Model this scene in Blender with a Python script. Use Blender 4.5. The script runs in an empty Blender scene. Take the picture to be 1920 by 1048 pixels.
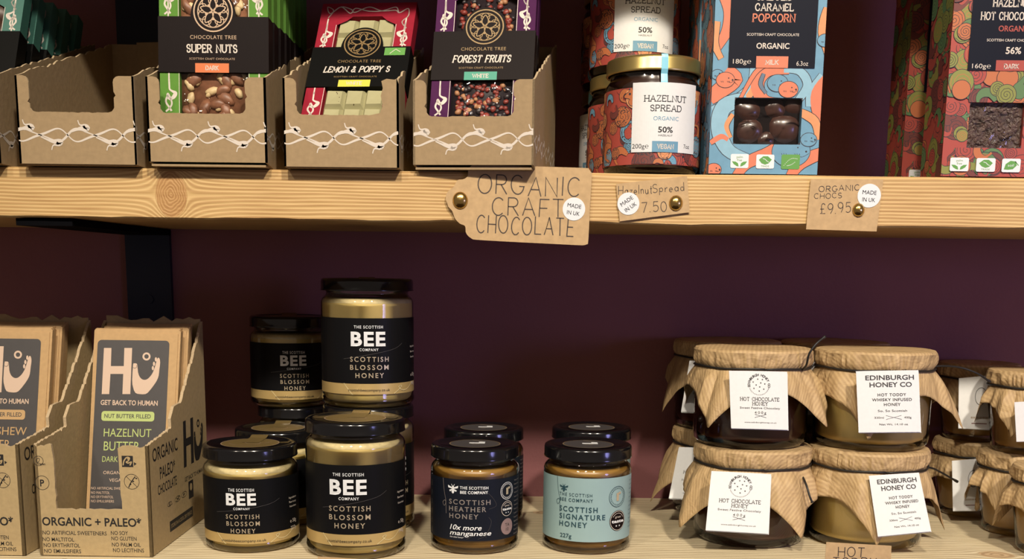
import bpy, bmesh, math, random
from mathutils import Vector, Matrix, noise
from mathutils.geometry import tessellate_polygon
sin, cos, pi, rad = math.sin, math.cos, math.pi, math.radians
scene = bpy.context.scene
COL = scene.collection

# ------------------------------------------------------------ camera
FPX, PITCH, YAW, ROLL, CAMZ, PX0, PY0 = 2041.92, 0.1725, -0.0137, 0.0126, 0.2048, 960.0, 861.8
fw = Vector((sin(YAW)*cos(PITCH), cos(YAW)*cos(PITCH), -sin(PITCH)))
_r = Vector((cos(YAW), -sin(YAW), 0)); _u = _r.cross(fw)
cr = _r*cos(ROLL) + _u*sin(ROLL); cu = -_r*sin(ROLL) + _u*cos(ROLL)
EYE = Vector((0, 0, CAMZ))
cd = bpy.data.cameras.new('camera'); cam = bpy.data.objects.new('camera', cd); COL.objects.link(cam)
cd.sensor_width = 36; cd.lens = FPX/1920*36; cd.shift_y = (PY0-524)/1920; cd.clip_start = .01
M = Matrix((cr, cu, -fw)).transposed().to_4x4(); M.translation = EYE; cam.matrix_world = M
scene.camera = cam

# ------------------------------------------------------------ light
scene.view_settings.view_transform = 'Standard'; scene.view_settings.look = 'None'
scene.view_settings.gamma = 1; scene.view_settings.use_curve_mapping = False
scene.view_settings.exposure = 0.10
w = bpy.data.worlds.new('shop_ambient'); scene.world = w; w.use_nodes = True
w.node_tree.nodes['Background'].inputs[0].default_value = (1.0, .80, .66, 1)
w.node_tree.nodes['Background'].inputs[1].default_value = .19
def spot(name, loc, target, power, size, color, angle=60):
    l = bpy.data.lights.new(name, 'SPOT'); l.energy = power; l.shadow_soft_size = size; l.color = color
    l.spot_size = rad(angle); l.spot_blend = .8
    o = bpy.data.objects.new(name, l); COL.objects.link(o); o.location = loc
    o.rotation_euler = (Vector(target)-Vector(loc)).to_track_quat('-Z', 'Y').to_euler()
    return o
WARM = (1.0, .885, .71)
spot('ceiling_spot', (.62, -1.02, 1.78), (.10, .85, .06), 205, .08, WARM, 34)
spot('ceiling_spot', (-.22, -1.08, 1.88), (.0, .85, .06), 165, .08, WARM, 34)
spot('ceiling_spot', (-1.0, -.95, 1.64), (-.1, .85, .06), 48, .08, WARM, 34)
spot('window_daylight', (1.5, -.5, .25), (.4, .98, .12), 24, .2, (.42, .40, 1.0), 40)

# ------------------------------------------------------------ materials
MATS = {}
def nmat(name):
    m = bpy.data.materials.new(name); m.use_nodes = True
    MATS[name] = m; nt = m.node_tree
    return m, nt, nt.nodes['Principled BSDF']
def N(nt, t, **k):
    n = nt.nodes.new(t)
    for a, b in k.items():
        if isinstance(a, str) and hasattr(n, a): setattr(n, a, b)
    return n
def setin(n, i, v): n.inputs[i].default_value = v
def plain(name, c, rough=.6, metal=0, coat=0, var=.0, scale=200, spec=.5, bump=0, bscale=None):
    """plain colour with a fine procedural variation and optional bump"""
    m, nt, b = nmat(name)
    b.inputs['Roughness'].default_value = rough; b.inputs['Metallic'].default_value = metal
    b.inputs['Coat Weight'].default_value = coat; b.inputs['Specular IOR Level'].default_value = spec
    tc = N(nt, 'ShaderNodeTexCoord'); nz = N(nt, 'ShaderNodeTexNoise'); setin(nz, 'Scale', scale); setin(nz, 'Detail', 5)
    nt.links.new(tc.outputs['Object'], nz.inputs['Vector'])
    cr_ = N(nt, 'ShaderNodeValToRGB'); e = cr_.color_ramp.elements
    e[0].position = .3; e[1].position = .7
    e[0].color = tuple(x*(1-var) for x in c)+(1,); e[1].color = tuple(min(1, x*(1+var)) for x in c)+(1,)
    nt.links.new(nz.outputs['Fac'], cr_.inputs[0]); nt.links.new(cr_.outputs[0], b.inputs['Base Color'])
    if bump:
        n2 = N(nt, 'ShaderNodeTexNoise'); setin(n2, 'Scale', bscale or scale); setin(n2, 'Detail', 4)
        nt.links.new(tc.outputs['Object'], n2.inputs['Vector'])
        bp = N(nt, 'ShaderNodeBump'); setin(bp, 'Strength', bump); setin(bp, 'Distance', .001)
        nt.links.new(n2.outputs['Fac'], bp.inputs['Height']); nt.links.new(bp.outputs[0], b.inputs['Normal'])
    return m
def math_(nt, op, a, b=None, c=None):
    n = N(nt, 'ShaderNodeMath', operation=op)
    for i, v in enumerate((a, b, c)):
        if v is None: continue
        if isinstance(v, (int, float)): n.inputs[i].default_value = v
        else: nt.links.new(v, n.inputs[i])
    return n.outputs[0]
def thin_glass(name, tint=(1, 1, 1), rough=.03, ior=1.5, bump=0):
    m, nt, b = nmat(name); nt.nodes.remove(b)
    out = nt.nodes['Material Output']
    tr = N(nt, 'ShaderNodeBsdfTransparent'); tr.inputs[0].default_value = tint+(1,)
    gl = N(nt, 'ShaderNodeBsdfGlossy'); gl.inputs['Roughness'].default_value = rough
    fr = N(nt, 'ShaderNodeFresnel'); fr.inputs[0].default_value = ior
    mx = N(nt, 'ShaderNodeMixShader')
    nt.links.new(math_(nt, 'MULTIPLY', fr.outputs[0], 1.5), mx.inputs[0]); nt.links.new(tr.outputs[0], mx.inputs[1]); nt.links.new(gl.outputs[0], mx.inputs[2])
    nt.links.new(mx.outputs[0], out.inputs[0])
    if bump:
        tc = N(nt, 'ShaderNodeTexCoord'); nz = N(nt, 'ShaderNodeTexNoise'); setin(nz, 'Scale', 55); setin(nz, 'Distortion', 1.5)
        nt.links.new(tc.outputs['Object'], nz.inputs['Vector'])
        bp = N(nt, 'ShaderNodeBump'); setin(bp, 'Strength', bump); setin(bp, 'Distance', .002)
        nt.links.new(nz.outputs['Fac'], bp.inputs['Height']); nt.links.new(bp.outputs[0], gl.inputs['Normal']); nt.links.new(bp.outputs[0], fr.inputs['Normal'])
    return m
plain('wall_paint', (.20, .072, .078), .75, var=.06, scale=9, bump=.25, bscale=300)
plain('floor_boards', (.16, .10, .06), .6, var=.2, scale=6); plain('carton', (.285, .20, .110), .85, var=.07, scale=260, bump=.15)
plain('carton_edge', (.42, .32, .20), .9, var=.12, scale=900)
plain('hu_carton', (.38, .28, .145), .85, var=.07, scale=300, bump=.15)
plain('hu_paper', (.42, .268, .125), .7, var=.06, scale=300, bump=.2, bscale=60)
plain('tag_card', (.44, .30, .16), .85, var=.09, scale=220, bump=.15)
plain('white_ink', (.56, .50, .45), .6); plain('ink', (.012, .011, .012), .6); plain('pen', (.05, .035, .03), .6)
plain('paper_white', (.63, .64, .66), .55, var=.02, scale=400); plain('grey_ink', (.022, .022, .026), .6)
plain('black_lid', (.004, .004, .005), .16, coat=.35, spec=.4); plain('black_label', (.005, .005, .006), .4, spec=.12)
plain('navy_panel', (.008, .0095, .018), .5, spec=.12); plain('navy_label', (.007, .009, .016), .4, spec=.15)
plain('gold_foil', (.50, .36, .15), .36, metal=.35, var=.1, scale=30); plain('gold_text', (.55, .46, .34), .35, metal=.5)
plain('grey_text', (.26, .23, .22), .4, metal=.3); plain('gold_seal', (.22, .155, .06), .4, metal=.5)
plain('dim_gold', (.24, .155, .065), .5, metal=.2); plain('rose_gold', (.40, .28, .19), .4, metal=.4)
plain('lid_gold', (.56, .43, .16), .3, metal=.9); plain('brass', (.62, .42, .14), .2, metal=1)
plain('creamed_honey', (.64, .49, .17), .55, var=.08, scale=40); plain('foam', (.56, .47, .25), .6, var=.12, scale=300)
plain('heather_honey', (.30, .165, .032), .35, var=.15, scale=30); plain('dark_honey', (.10, .026, .009), .3, var=.2, scale=30, coat=.4)
plain('toddy_honey', (.80, .60, .20), .4, var=.14, scale=35, coat=.35); plain('small_honey', (.60, .38, .12), .4, var=.1, scale=30, coat=.3)
plain('duck_egg', (.235, .35, .37), .5, var=.03, scale=60); plain('teal_ink', (.012, .05, .07), .5)
plain('choc_paste', (.028, .010, .006), .2, coat=.6); plain('sky_seal', (.20, .52, .68), .4)
plain('chocolate', (.055, .024, .018), .28, var=.2, scale=90, coat=.2); plain('choc_brown', (.0052, .0020, .0024), .55, var=.05, scale=200, spec=.12)
plain('nut_cream', (.56, .42, .23), .5, var=.2, scale=200); plain('nut_brown', (.20, .085, .045), .45, var=.3, scale=200)
plain('raisin', (.05, .02, .012), .4, var=.3, scale=200); plain('white_choc', (.34, .32, .18), .45, var=.06, scale=80)
plain('berry_red', (.20, .03, .022), .45, var=.3, scale=300); plain('berry_dark', (.02, .014, .018), .4); plain('berry_tan', (.36, .17, .08), .5)
plain('green_card', (.09, .22, .035), .7, spec=.15, var=.04); plain('red_card', (.25, .010, .026), .7, spec=.15, var=.04); plain('purple_card', (.055, .008, .055), .7, spec=.15, var=.05)
plain('teal_card', (.040, .14, .115), .5, var=.05); plain('orange_tag', (.55, .13, .03), .5); plain('yellow_tag', (.60, .52, .06), .5); plain('green_tag', (.02, .25, .17), .5)
plain('black_sleeve', (.003, .003, .003), .5, spec=.1)
plain('leaf_green', (.10, .28, .06), .5); plain('coral', (.58, .17, .095), .55, var=.04); plain('peach', (.58, .25, .11), .55, var=.05)
plain('sky', (.12, .27, .40), .55, var=.08, scale=120); plain('sky_light', (.22, .40, .52), .55, var=.05); plain('otter_grey', (.10, .15, .22), .55)
plain('outline', (.03, .022, .03), .6)
plain('sq_red', (.33, .055, .042), .5); plain('sq_orange', (.42, .13, .05), .5); plain('sq_olive', (.20, .21, .05), .5)
plain('sq_green', (.09, .17, .07), .5); plain('sq_dark', (.14, .035, .03), .5); plain('choc_flakes', (.075, .042, .034), .5, var=.35, scale=260, bump=1.0, bscale=260)
plain('bracket_steel', (.007, .011, .026), .45, spec=.3); plain('arm_steel', (.002, .002, .003), .8, spec=.05); plain('string', (.01, .009, .009), .5)  # the arm's steel is blackened in colour to stand in for shade at its tip
plain('hu_dark', (.042, .038, .040), .55, var=.05); plain('hu_skin', (.54, .40, .31), .5); plain('hu_lime', (.38, .46, .16), .5); plain('hu_tan', (.44, .28, .13), .5)
plain('seal_mauve', (.22, .15, .155), .5); plain('sticker', (.66, .68, .72), .4)
thin_glass('jar_glass'); thin_glass('window_film', ior=1.35, rough=.02, bump=.9)
# bottom layer shading of thick jar glass
thin_glass('base_glass', tint=(.72, .70, .62), rough=.05)
def kraft_paper():
    m, nt, b = nmat('kraft_ribbed'); b.inputs['Roughness'].default_value = .62
    uv = N(nt, 'ShaderNodeUVMap'); wv = N(nt, 'ShaderNodeTexWave', wave_type='BANDS', bands_direction='Y'); setin(wv, 'Scale', 100); setin(wv, 'Distortion', .8); setin(wv, 'Detail', 1)
    nt.links.new(uv.outputs[0], wv.inputs['Vector'])
    nz = N(nt, 'ShaderNodeTexNoise'); setin(nz, 'Scale', 90); nt.links.new(uv.outputs[0], nz.inputs['Vector'])
    cr_ = N(nt, 'ShaderNodeValToRGB'); e = cr_.color_ramp.elements; e[0].color = (.36, .24, .12, 1); e[1].color = (.51, .36, .185, 1); e[0].position = .15; e[1].position = .7
    nt.links.new(math_(nt, 'ADD', math_(nt, 'MULTIPLY', wv.outputs['Fac'], .30), math_(nt, 'MULTIPLY', nz.outputs['Fac'], .4)), cr_.inputs[0])
    nt.links.new(cr_.outputs[0], b.inputs['Base Color'])
    n2 = N(nt, 'ShaderNodeTexNoise'); setin(n2, 'Scale', 45); setin(n2, 'Distortion', 2.5); nt.links.new(uv.outputs[0], n2.inputs['Vector'])
    vo = N(nt, 'ShaderNodeTexVoronoi', feature='DISTANCE_TO_EDGE'); setin(vo, 'Scale', 42); nt.links.new(uv.outputs[0], vo.inputs['Vector'])
    vo2 = N(nt, 'ShaderNodeTexVoronoi'); setin(vo2, 'Scale', 42); nt.links.new(uv.outputs[0], vo2.inputs['Vector']); sc_ = N(nt, 'ShaderNodeSeparateColor'); nt.links.new(vo2.outputs['Color'], sc_.inputs[0])
    crease = math_(nt, 'MULTIPLY', math_(nt, 'MINIMUM', vo.outputs['Distance'], .25), 2.6)
    bp = N(nt, 'ShaderNodeBump'); setin(bp, 'Strength', .55); setin(bp, 'Distance', .002)
    nt.links.new(math_(nt, 'ADD', math_(nt, 'ADD', math_(nt, 'MULTIPLY', wv.outputs['Fac'], .06), n2.outputs['Fac']), crease), bp.inputs['Height']); nt.links.new(bp.outputs[0], b.inputs['Normal'])
kraft_paper()
def wood(name, c0, c1, c2, plane, knots, freq=900., rough=.55, scuff=.3):
    """softwood: growth rings as stream lines that part around the knots (x, w, radius)"""
    m, nt, b = nmat(name); b.inputs['Roughness'].default_value = rough
    tc = N(nt, 'ShaderNodeTexCoord'); sp = N(nt, 'ShaderNodeSeparateXYZ'); nt.links.new(tc.outputs['Object'], sp.inputs[0])
    mp = N(nt, 'ShaderNodeMapping'); setin(mp, 'Scale', (4, 22, 22)); nt.links.new(tc.outputs['Object'], mp.inputs[0])
    nz = N(nt, 'ShaderNodeTexNoise'); setin(nz, 'Scale', 1.0); setin(nz, 'Detail', 3); nt.links.new(mp.outputs[0], nz.inputs['Vector'])
    X = sp.outputs[0]; W = sp.outputs[2 if plane == 'z' else 1]
    other = sp.outputs[1 if plane == 'z' else 2]
    psi = math_(nt, 'ADD', math_(nt, 'ADD', W, math_(nt, 'MULTIPLY', other, .6)), math_(nt, 'MULTIPLY', nz.outputs['Fac'], .010))
    nz2 = N(nt, 'ShaderNodeTexNoise'); setin(nz2, 'Scale', 60); setin(nz2, 'Detail', 3); nt.links.new(tc.outputs['Object'], nz2.inputs['Vector'])
    inside = None
    for (kx, kw, r) in knots:
        dx = math_(nt, 'MULTIPLY', math_(nt, 'SUBTRACT', X, kx), 1.45 if plane == 'z' else .8); dw = math_(nt, 'SUBTRACT', W, kw)
        d2 = math_(nt, 'ADD', math_(nt, 'MULTIPLY', dx, dx), math_(nt, 'MULTIPLY', dw, dw))
        d2n = math_(nt, 'MAXIMUM', d2, r*r)
        psi = math_(nt, 'SUBTRACT', psi, math_(nt, 'DIVIDE', math_(nt, 'MULTIPLY', dw, r*r*1.0), d2n))
        ins = math_(nt, 'SMOOTH_MIN', 1.0, math_(nt, 'MULTIPLY', math_(nt, 'SUBTRACT', r*r*1.15, d2), 6/(r*r)), .2)
        ins = math_(nt, 'MAXIMUM', ins, 0.0)
        rr = math_(nt, 'ADD', math_(nt, 'MULTIPLY', math_(nt, 'SQRT', d2), 1.1), math_(nt, 'MULTIPLY', nz2.outputs['Fac'], .012))
        inside = (ins, rr) if inside is None else (math_(nt, 'MAXIMUM', inside[0], ins), math_(nt, 'MINIMUM', inside[1], rr))
    ph = psi
    if inside:
        mixn = N(nt, 'ShaderNodeMix'); nt.links.new(inside[0], mixn.inputs[0]); nt.links.new(psi, mixn.inputs[2]); nt.links.new(inside[1], mixn.inputs[3]); ph = mixn.outputs[0]
    ring = math_(nt, 'SINE', math_(nt, 'MULTIPLY', ph, freq*2*pi/2.2))
    ring = math_(nt, 'MULTIPLY_ADD', ring, .5, .5); ring = math_(nt, 'POWER', ring, 1.6)
    mp2 = N(nt, 'ShaderNodeMapping'); setin(mp2, 'Scale', (25, 420, 420)); nt.links.new(tc.outputs['Object'], mp2.inputs[0])
    n2 = N(nt, 'ShaderNodeTexNoise'); setin(n2, 'Scale', 1.0); setin(n2, 'Detail', 6); nt.links.new(mp2.outputs[0], n2.inputs['Vector'])
    n3 = N(nt, 'ShaderNodeTexNoise'); setin(n3, 'Scale', 9.0); setin(n3, 'Detail', 3); nt.links.new(tc.outputs['Object'], n3.inputs['Vector'])
    fac = math_(nt, 'ADD', math_(nt, 'MULTIPLY', ring, .38), math_(nt, 'ADD', math_(nt, 'MULTIPLY', n2.outputs['Fac'], .5), math_(nt, 'MULTIPLY_ADD', n3.outputs['Fac'], .35, -.12)))
    cr_ = N(nt, 'ShaderNodeValToRGB'); e = cr_.color_ramp.elements
    e[0].position = .12; e[0].color = c0+(1,); e[1].position = .85; e[1].color = c2+(1,); k = e.new(.45); k.color = c1+(1,)
    nt.links.new(math_(nt, 'SUBTRACT', 1.0, fac), cr_.inputs[0])
    col = cr_.outputs[0]
    if inside:
        mk_ = N(nt, 'ShaderNodeMix', data_type='RGBA', blend_type='MULTIPLY'); mk_.inputs[7].default_value = (.80, .68, .60, 1)
        nt.links.new(inside[0], mk_.inputs[0]); nt.links.new(col, mk_.inputs[6]); col = mk_.outputs[2]
    # small dark worm holes and dashes
    vo = N(nt, 'ShaderNodeTexVoronoi'); mp3 = N(nt, 'ShaderNodeMapping'); setin(mp3, 'Scale', (22, 50, 50)); nt.links.new(tc.outputs['Object'], mp3.inputs[0]); nt.links.new(mp3.outputs[0], vo.inputs['Vector']); setin(vo, 'Scale', 1.0)
    sp2 = N(nt, 'ShaderNodeSeparateColor'); nt.links.new(vo.outputs['Color'], sp2.inputs[0])
    hole = math_(nt, 'MULTIPLY', math_(nt, 'LESS_THAN', vo.outputs['Distance'], .045), math_(nt, 'GREATER_THAN', sp2.outputs[0], .45))
    mh = N(nt, 'ShaderNodeMix', data_type='RGBA', blend_type='MULTIPLY'); mh.inputs[7].default_value = (.12, .07, .05, 1)
    nt.links.new(hole, mh.inputs[0]); nt.links.new(col, mh.inputs[6]); col = mh.outputs[2]
    nt.links.new(col, b.inputs['Base Color'])
    bp = N(nt, 'ShaderNodeBump'); setin(bp, 'Strength', scuff); setin(bp, 'Distance', .001)
    nt.links.new(math_(nt, 'ADD', n2.outputs['Fac'], math_(nt, 'MULTIPLY', ring, -.4)), bp.inputs['Height']); nt.links.new(bp.outputs[0], b.inputs['Normal'])
wood('pine_shelf', (.62, .44, .215), (.53, .35, .15), (.33, .18, .065), 'z', [(-.2475, .0165, .0150)])
wood('pale_shelf', (.74, .66, .47), (.64, .54, .36), (.28, .21, .12), 'y', [(.0135, .183, .006), (.352, .063, .010), (-.008, .020, .006)], freq=420, rough=.6)

# ------------------------------------------------------------ geometry helpers
def ray(px, py): return fw + cr*((px-PX0)/FPX) - cu*((py-PY0)/FPX)
def at(px, py, axis, val):
    d = ray(px, py); k = 'xyz'.index(axis); return EYE + d*((val-EYE[k])/d[k])
class Frame:
    """a plane: origin, right, up, outward normal"""
    def __init__(s, O, U, V): s.O, s.U, s.V = Vector(O), Vector(U).normalized(), Vector(V).normalized(); s.W = s.U.cross(s.V)
    def __call__(s, u, v, h=0): return s.O + s.U*u + s.V*v + s.W*h
    def P(s, px, py):
        d = ray(px, py); t = (s.O-EYE).dot(s.W)/d.dot(s.W); q = EYE + d*t - s.O; return (q.dot(s.U), q.dot(s.V))
class Cyl:
    """a cylinder wrapped by arc length; u=0 faces -y turned by a0"""
    def __init__(s, c, R, a0=0): s.c, s.R, s.a0 = Vector(c), R, a0
    def __call__(s, u, v, h=0):
        a = u/s.R + s.a0; return Vector((s.c.x+(s.R+h)*sin(a), s.c.y-(s.R+h)*cos(a), s.c.z+v))
class Quad:
    """four corners BL, BR, TR, TL; u, v in 0..1, slight outward bow"""
    def __init__(s, a, b, c, d, bow=0): s.q = [Vector(x) for x in (a, b, c, d)]; s.bow = bow; s.n = (s.q[1]-s.q[0]).cross(s.q[3]-s.q[0]).normalized()
    def __call__(s, u, v, h=0):
        a, b, c, d = s.q; return a*(1-u)*(1-v)+b*u*(1-v)+c*u*v+d*(1-u)*v + s.n*(h + s.bow*4*u*(1-u))
class MB:
    def __init__(s): s.v, s.f, s.m, s.mats, s.uv = [], [], [], [], {}
    def mi(s, name):
        if name not in s.mats: s.mats.append(name)
        return s.mats.index(name)
    def add(s, V, F, mat):
        b = len(s.v); s.v += [Vector(x) for x in V]; k = s.mi(mat)
        for f in F: s.f.append([b+i for i in f]); s.m.append(k)
        return b
    def box(s, fr, u0, u1, v0, v1, h0, h1, mat):
        V = [fr(u, v, h) for h in (h0, h1) for v in (v0, v1) for u in (u0, u1)]
        s.add(V, [(0, 2, 3, 1), (4, 5, 7, 6), (0, 1, 5, 4), (2, 6, 7, 3), (0, 4, 6, 2), (1, 3, 7, 5)], mat)
    def prism(s, fr, pts, h0, h1, mat, edge=None):
        n = len(pts); ar = sum(pts[i][0]*pts[(i+1) % n][1]-pts[(i+1) % n][0]*pts[i][1] for i in range(n))
        if ar < 0: pts = pts[::-1]
        tr = tessellate_polygon([[Vector((p[0], p[1], 0)) for p in pts]])
        tr = [t if (pts[t[1]][0]-pts[t[0]][0])*(pts[t[2]][1]-pts[t[0]][1])-(pts[t[2]][0]-pts[t[0]][0])*(pts[t[1]][1]-pts[t[0]][1]) > 0 else (t[0], t[2], t[1]) for t in tr]
        s.add([fr(p[0], p[1], h1) for p in pts], tr, mat)
        s.add([fr(p[0], p[1], h0) for p in pts], [t[::-1] for t in tr], mat)
        s.add([fr(p[0], p[1], h) for p in pts for h in (h0, h1)], [(2*i, 2*((i+1) % n), 2*((i+1) % n)+1, 2*i+1) for i in range(n)], edge or mat)
    def lathe(s, c, prof, mat, n=72, close=False):
        c = Vector(c); V = []; F = []
        for (r, z) in prof:
            for i in range(n): a = 2*pi*i/n; V.append(c+Vector((r*sin(a), -r*cos(a), z)))
        for j in range(len(prof)-1):
            for i in range(n): k = (i+1) % n; F.append((j*n+i, j*n+k, (j+1)*n+k, (j+1)*n+i))
        if prof[0][0] > 1e-6 and close: F.append(tuple(range(n))[::-1])
        if prof[-1][0] > 1e-6 and close: F.append(tuple((len(prof)-1)*n+i for i in range(n)))
        s.add(V, F, mat)
    def tube(s, pts, r, mat, n=8, taper=None):
        pts = [Vector(p) for p in pts]; V = []; F = []
        for i, p in enumerate(pts):
            t = (pts[min(i+1, len(pts)-1)]-pts[max(i-1, 0)]).normalized(); a = t.cross(Vector((.13, .31, .94))).normalized(); b = t.cross(a)
            rr = r*(taper(i/(len(pts)-1)) if taper else 1)
            for k in range(n): V.append(p+a*rr*cos(2*pi*k/n)+b*rr*sin(2*pi*k/n))
        for i in range(len(pts)-1):
            for k in range(n): q = (k+1) % n; F.append((i*n+k, i*n+q, (i+1)*n+q, (i+1)*n+k))
        F += [tuple(range(n))[::-1], tuple((len(pts)-1)*n+k for k in range(n))]
        s.add(V, F, mat)
    def blob(s, c, r, mat, seed=0, sub=2, sc=(1, 1, 1), amp=.18, freq=1.3, rot=None):
        bm = bmesh.new(); bmesh.ops.create_icosphere(bm, subdivisions=sub, radius=1)
        R = rot or Matrix.Identity(3); V = []
        for v in bm.verts:
            d = 1+amp*noise.noise(v.co*freq+Vector((seed*3.7, seed*1.3, seed*.7)))
            q = Vector((v.co.x*sc[0], v.co.y*sc[1], v.co.z*sc[2]))*d*r; V.append(Vector(c)+R@q)
        F = [tuple(v.index for v in f.verts) for f in bm.faces]; bm.free(); s.add(V, F, mat)
    # ---- flat artwork on a mapped surface
    def fill(s, mp, pts, mat, h, clip=None, maxe=None):
        tr = tessellate_polygon([[Vector((p[0], p[1], 0)) for p in pts]]) if len(pts) > 3 else [(0, 1, 2)]
        for t in tr: s.tri(mp, [tuple(pts[i]) for i in t], mat, h, clip, maxe)
    def tri(s, mp, t, mat, h, clip=None, maxe=None):
        ar = (t[1][0]-t[0][0])*(t[2][1]-t[0][1])-(t[2][0]-t[0][0])*(t[1][1]-t[0][1])
        if ar < 0: t = [t[0], t[2], t[1]]
        poly = list(t)
        if clip:
            for (ax, val, sg) in ((0, clip[0], 1), (0, clip[1], -1), (1, clip[2], 1), (1, clip[3], -1)):
                out = []
                for i in range(len(poly)):
                    a, b = poly[i], poly[(i+1) % len(poly)]; da, db = (a[ax]-val)*sg, (b[ax]-val)*sg
                    if da >= 0: out.append(a)
                    if (da > 0 > db) or (da < 0 < db): k = da/(da-db); out.append((a[0]+(b[0]-a[0])*k, a[1]+(b[1]-a[1])*k))
                poly = out
                if len(poly) < 3: return
        tris = [(poly[0], poly[i], poly[i+1]) for i in range(1, len(poly)-1)]
        if maxe:
            st = tris; tris = []
            while st:
                a, b, c = st.pop(); L = [abs(a[0]-b[0]), abs(b[0]-c[0]), abs(c[0]-a[0])]; k = L.index(max(L))
                if L[k] < maxe: tris.append((a, b, c)); continue
                a, b, c = ((a, b, c), (b, c, a), (c, a, b))[k]; m_ = ((a[0]+b[0])/2, (a[1]+b[1])/2); st += [(a, m_, c), (m_, b, c)]
        for q in tris: s.add([mp(x, y, h) for x, y in q], [(0, 1, 2)], mat)
    def rect(s, mp, u0, u1, v0, v1, mat, h, clip=None, maxe=None): s.fill(mp, [(u0, v0), (u1, v0), (u1, v1), (u0, v1)], mat, h, clip, maxe)
    def rrect(s, mp, u0, u1, v0, v1, r, mat, h, clip=None, maxe=None): s.fill(mp, rr_pts(u0, u1, v0, v1, r), mat, h, clip, maxe)
    def disc(s, mp, u, v, r, mat, h, clip=None, maxe=None, n=32, ry=None): s.fill(mp, [(u+r*cos(2*pi*i/n), v+(ry or r)*sin(2*pi*i/n)) for i in range(n)], mat, h, clip, maxe)
    def stroke(s, mp, pts, w_, mat, h, clip=None, maxe=None, wf=None, closed=False):
        n = len(pts); L, R = [], []
        if n < 2: return
        for i in range(n):
            a = pts[(i-1) % n if closed else max(i-1, 0)]; b = pts[(i+1) % n if closed else min(i+1, n-1)]
            p = pts[i]
            def nrm(dx, dy): l = math.hypot(dx, dy) or 1; return (-dy/l, dx/l)
            n1 = nrm(p[0]-a[0], p[1]-a[1]) if a != p else None; n2 = nrm(b[0]-p[0], b[1]-p[1]) if b != p else None
            n1 = n1 or n2 or (0, 1); n2 = n2 or n1
            mx, my = n1[0]+n2[0], n1[1]+n2[1]; l = math.hypot(mx, my)
            if l < .5: mx, my, k = n2[0], n2[1], 1
            else: mx /= l; my /= l; k = min(1.6, 1/max(.3, mx*n1[0]+my*n1[1]))
            ww = w_/2*(wf(i/(n-1)) if wf else 1)*k
            L.append((p[0]+mx*ww, p[1]+my*ww)); R.append((p[0]-mx*ww, p[1]-my*ww))
        for i in range(n if closed else n-1):
            j = (i+1) % n
            s.tri(mp, [R[i], R[j], L[j]], mat, h, clip, maxe); s.tri(mp, [R[i], L[j], L[i]], mat, h, clip, maxe)
    def ring(s, mp, u, v, r, w_, mat, h, n=40, clip=None, ry=None, maxe=None):
        s.stroke(mp, [(u+r*cos(2*pi*i/n), v+(ry or r)*sin(2*pi*i/n)) for i in range(n)], w_, mat, h, clip, maxe, closed=True)
    def build(s, name, parent=None, org=None, smooth=False, auto=None):
        me = bpy.data.meshes.new(name)
        o_ = org if org is not None else (ORG[parent.name] if parent else Vector((0, 0, 0)))
        me.from_pydata([tuple(v-o_) for v in s.v], [], s.f)
        for k in s.mats: me.materials.append(MATS[k])
        me.polygons.foreach_set('material_index', s.m)
        if s.uv:
            l = me.uv_layers.new(name='UVMap')
            for lp in me.loops: l.data[lp.index].uv = s.uv.get(lp.vertex_index, (0, 0))
        if smooth: me.polygons.foreach_set('use_smooth', [True]*len(me.polygons))
        me.update()
        if auto: me.set_sharp_from_angle(angle=rad(auto))
        o = bpy.data.objects.new(name, me); COL.objects.link(o)
        if parent: o.parent = parent
        else: o.location = o_
        ORG[o.name] = o_
        return o
ORG = {}
def thing(name, loc, label, cat, group=None):
    o = bpy.data.objects.new(name, None); COL.objects.link(o); o.location = loc; o.empty_display_size = .01
    o['label'] = label; o['category'] = cat
    if group: o['group'] = group
    ORG[o.name] = Vector(loc); return o
def tagged(o, label, cat, group=None):
    o['label'] = label; o['category'] = cat
    if group: o['group'] = group
    return o
def dup(root, loc, rz, label):
    r = root.copy(); COL.objects.link(r); r.location = loc; r.rotation_euler = (0, 0, rz); r['label'] = label
    for ch in list(root.children):
        c = ch.copy(); COL.objects.link(c); c.parent = r
        for g in ch.children: d = g.copy(); COL.objects.link(d); d.parent = c
    return r
def rr_pts(u0, u1, v0, v1, r, n=6):
    P = []
    for (cx, cy, a0) in ((u1-r, v0+r, -90), (u1-r, v1-r, 0), (u0+r, v1-r, 90), (u0+r, v0+r, 180)):
        for i in range(n+1): a = rad(a0+90*i/n); P.append((cx+r*cos(a), cy+r*sin(a)))
    return P
def smooth_pts(pts, k=6, closed=False):
    out = []; n = len(pts)
    for i in range(n if closed else n-1):
        g = (lambda j: pts[j % n]) if closed else (lambda j: pts[max(0, min(n-1, j))])
        a, b, c, d = g(i-1), g(i), g(i+1), g(i+2)
        for j in range(k):
            t = j/k
            out.append(tuple(.5*(2*b[q]+(c[q]-a[q])*t+(2*a[q]-5*b[q]+4*c[q]-d[q])*t*t+(3*b[q]-a[q]-3*c[q]+d[q])*t**3) for q in (0, 1)))
    if not closed: out.append(tuple(pts[-1][:2]))
    return out

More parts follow.
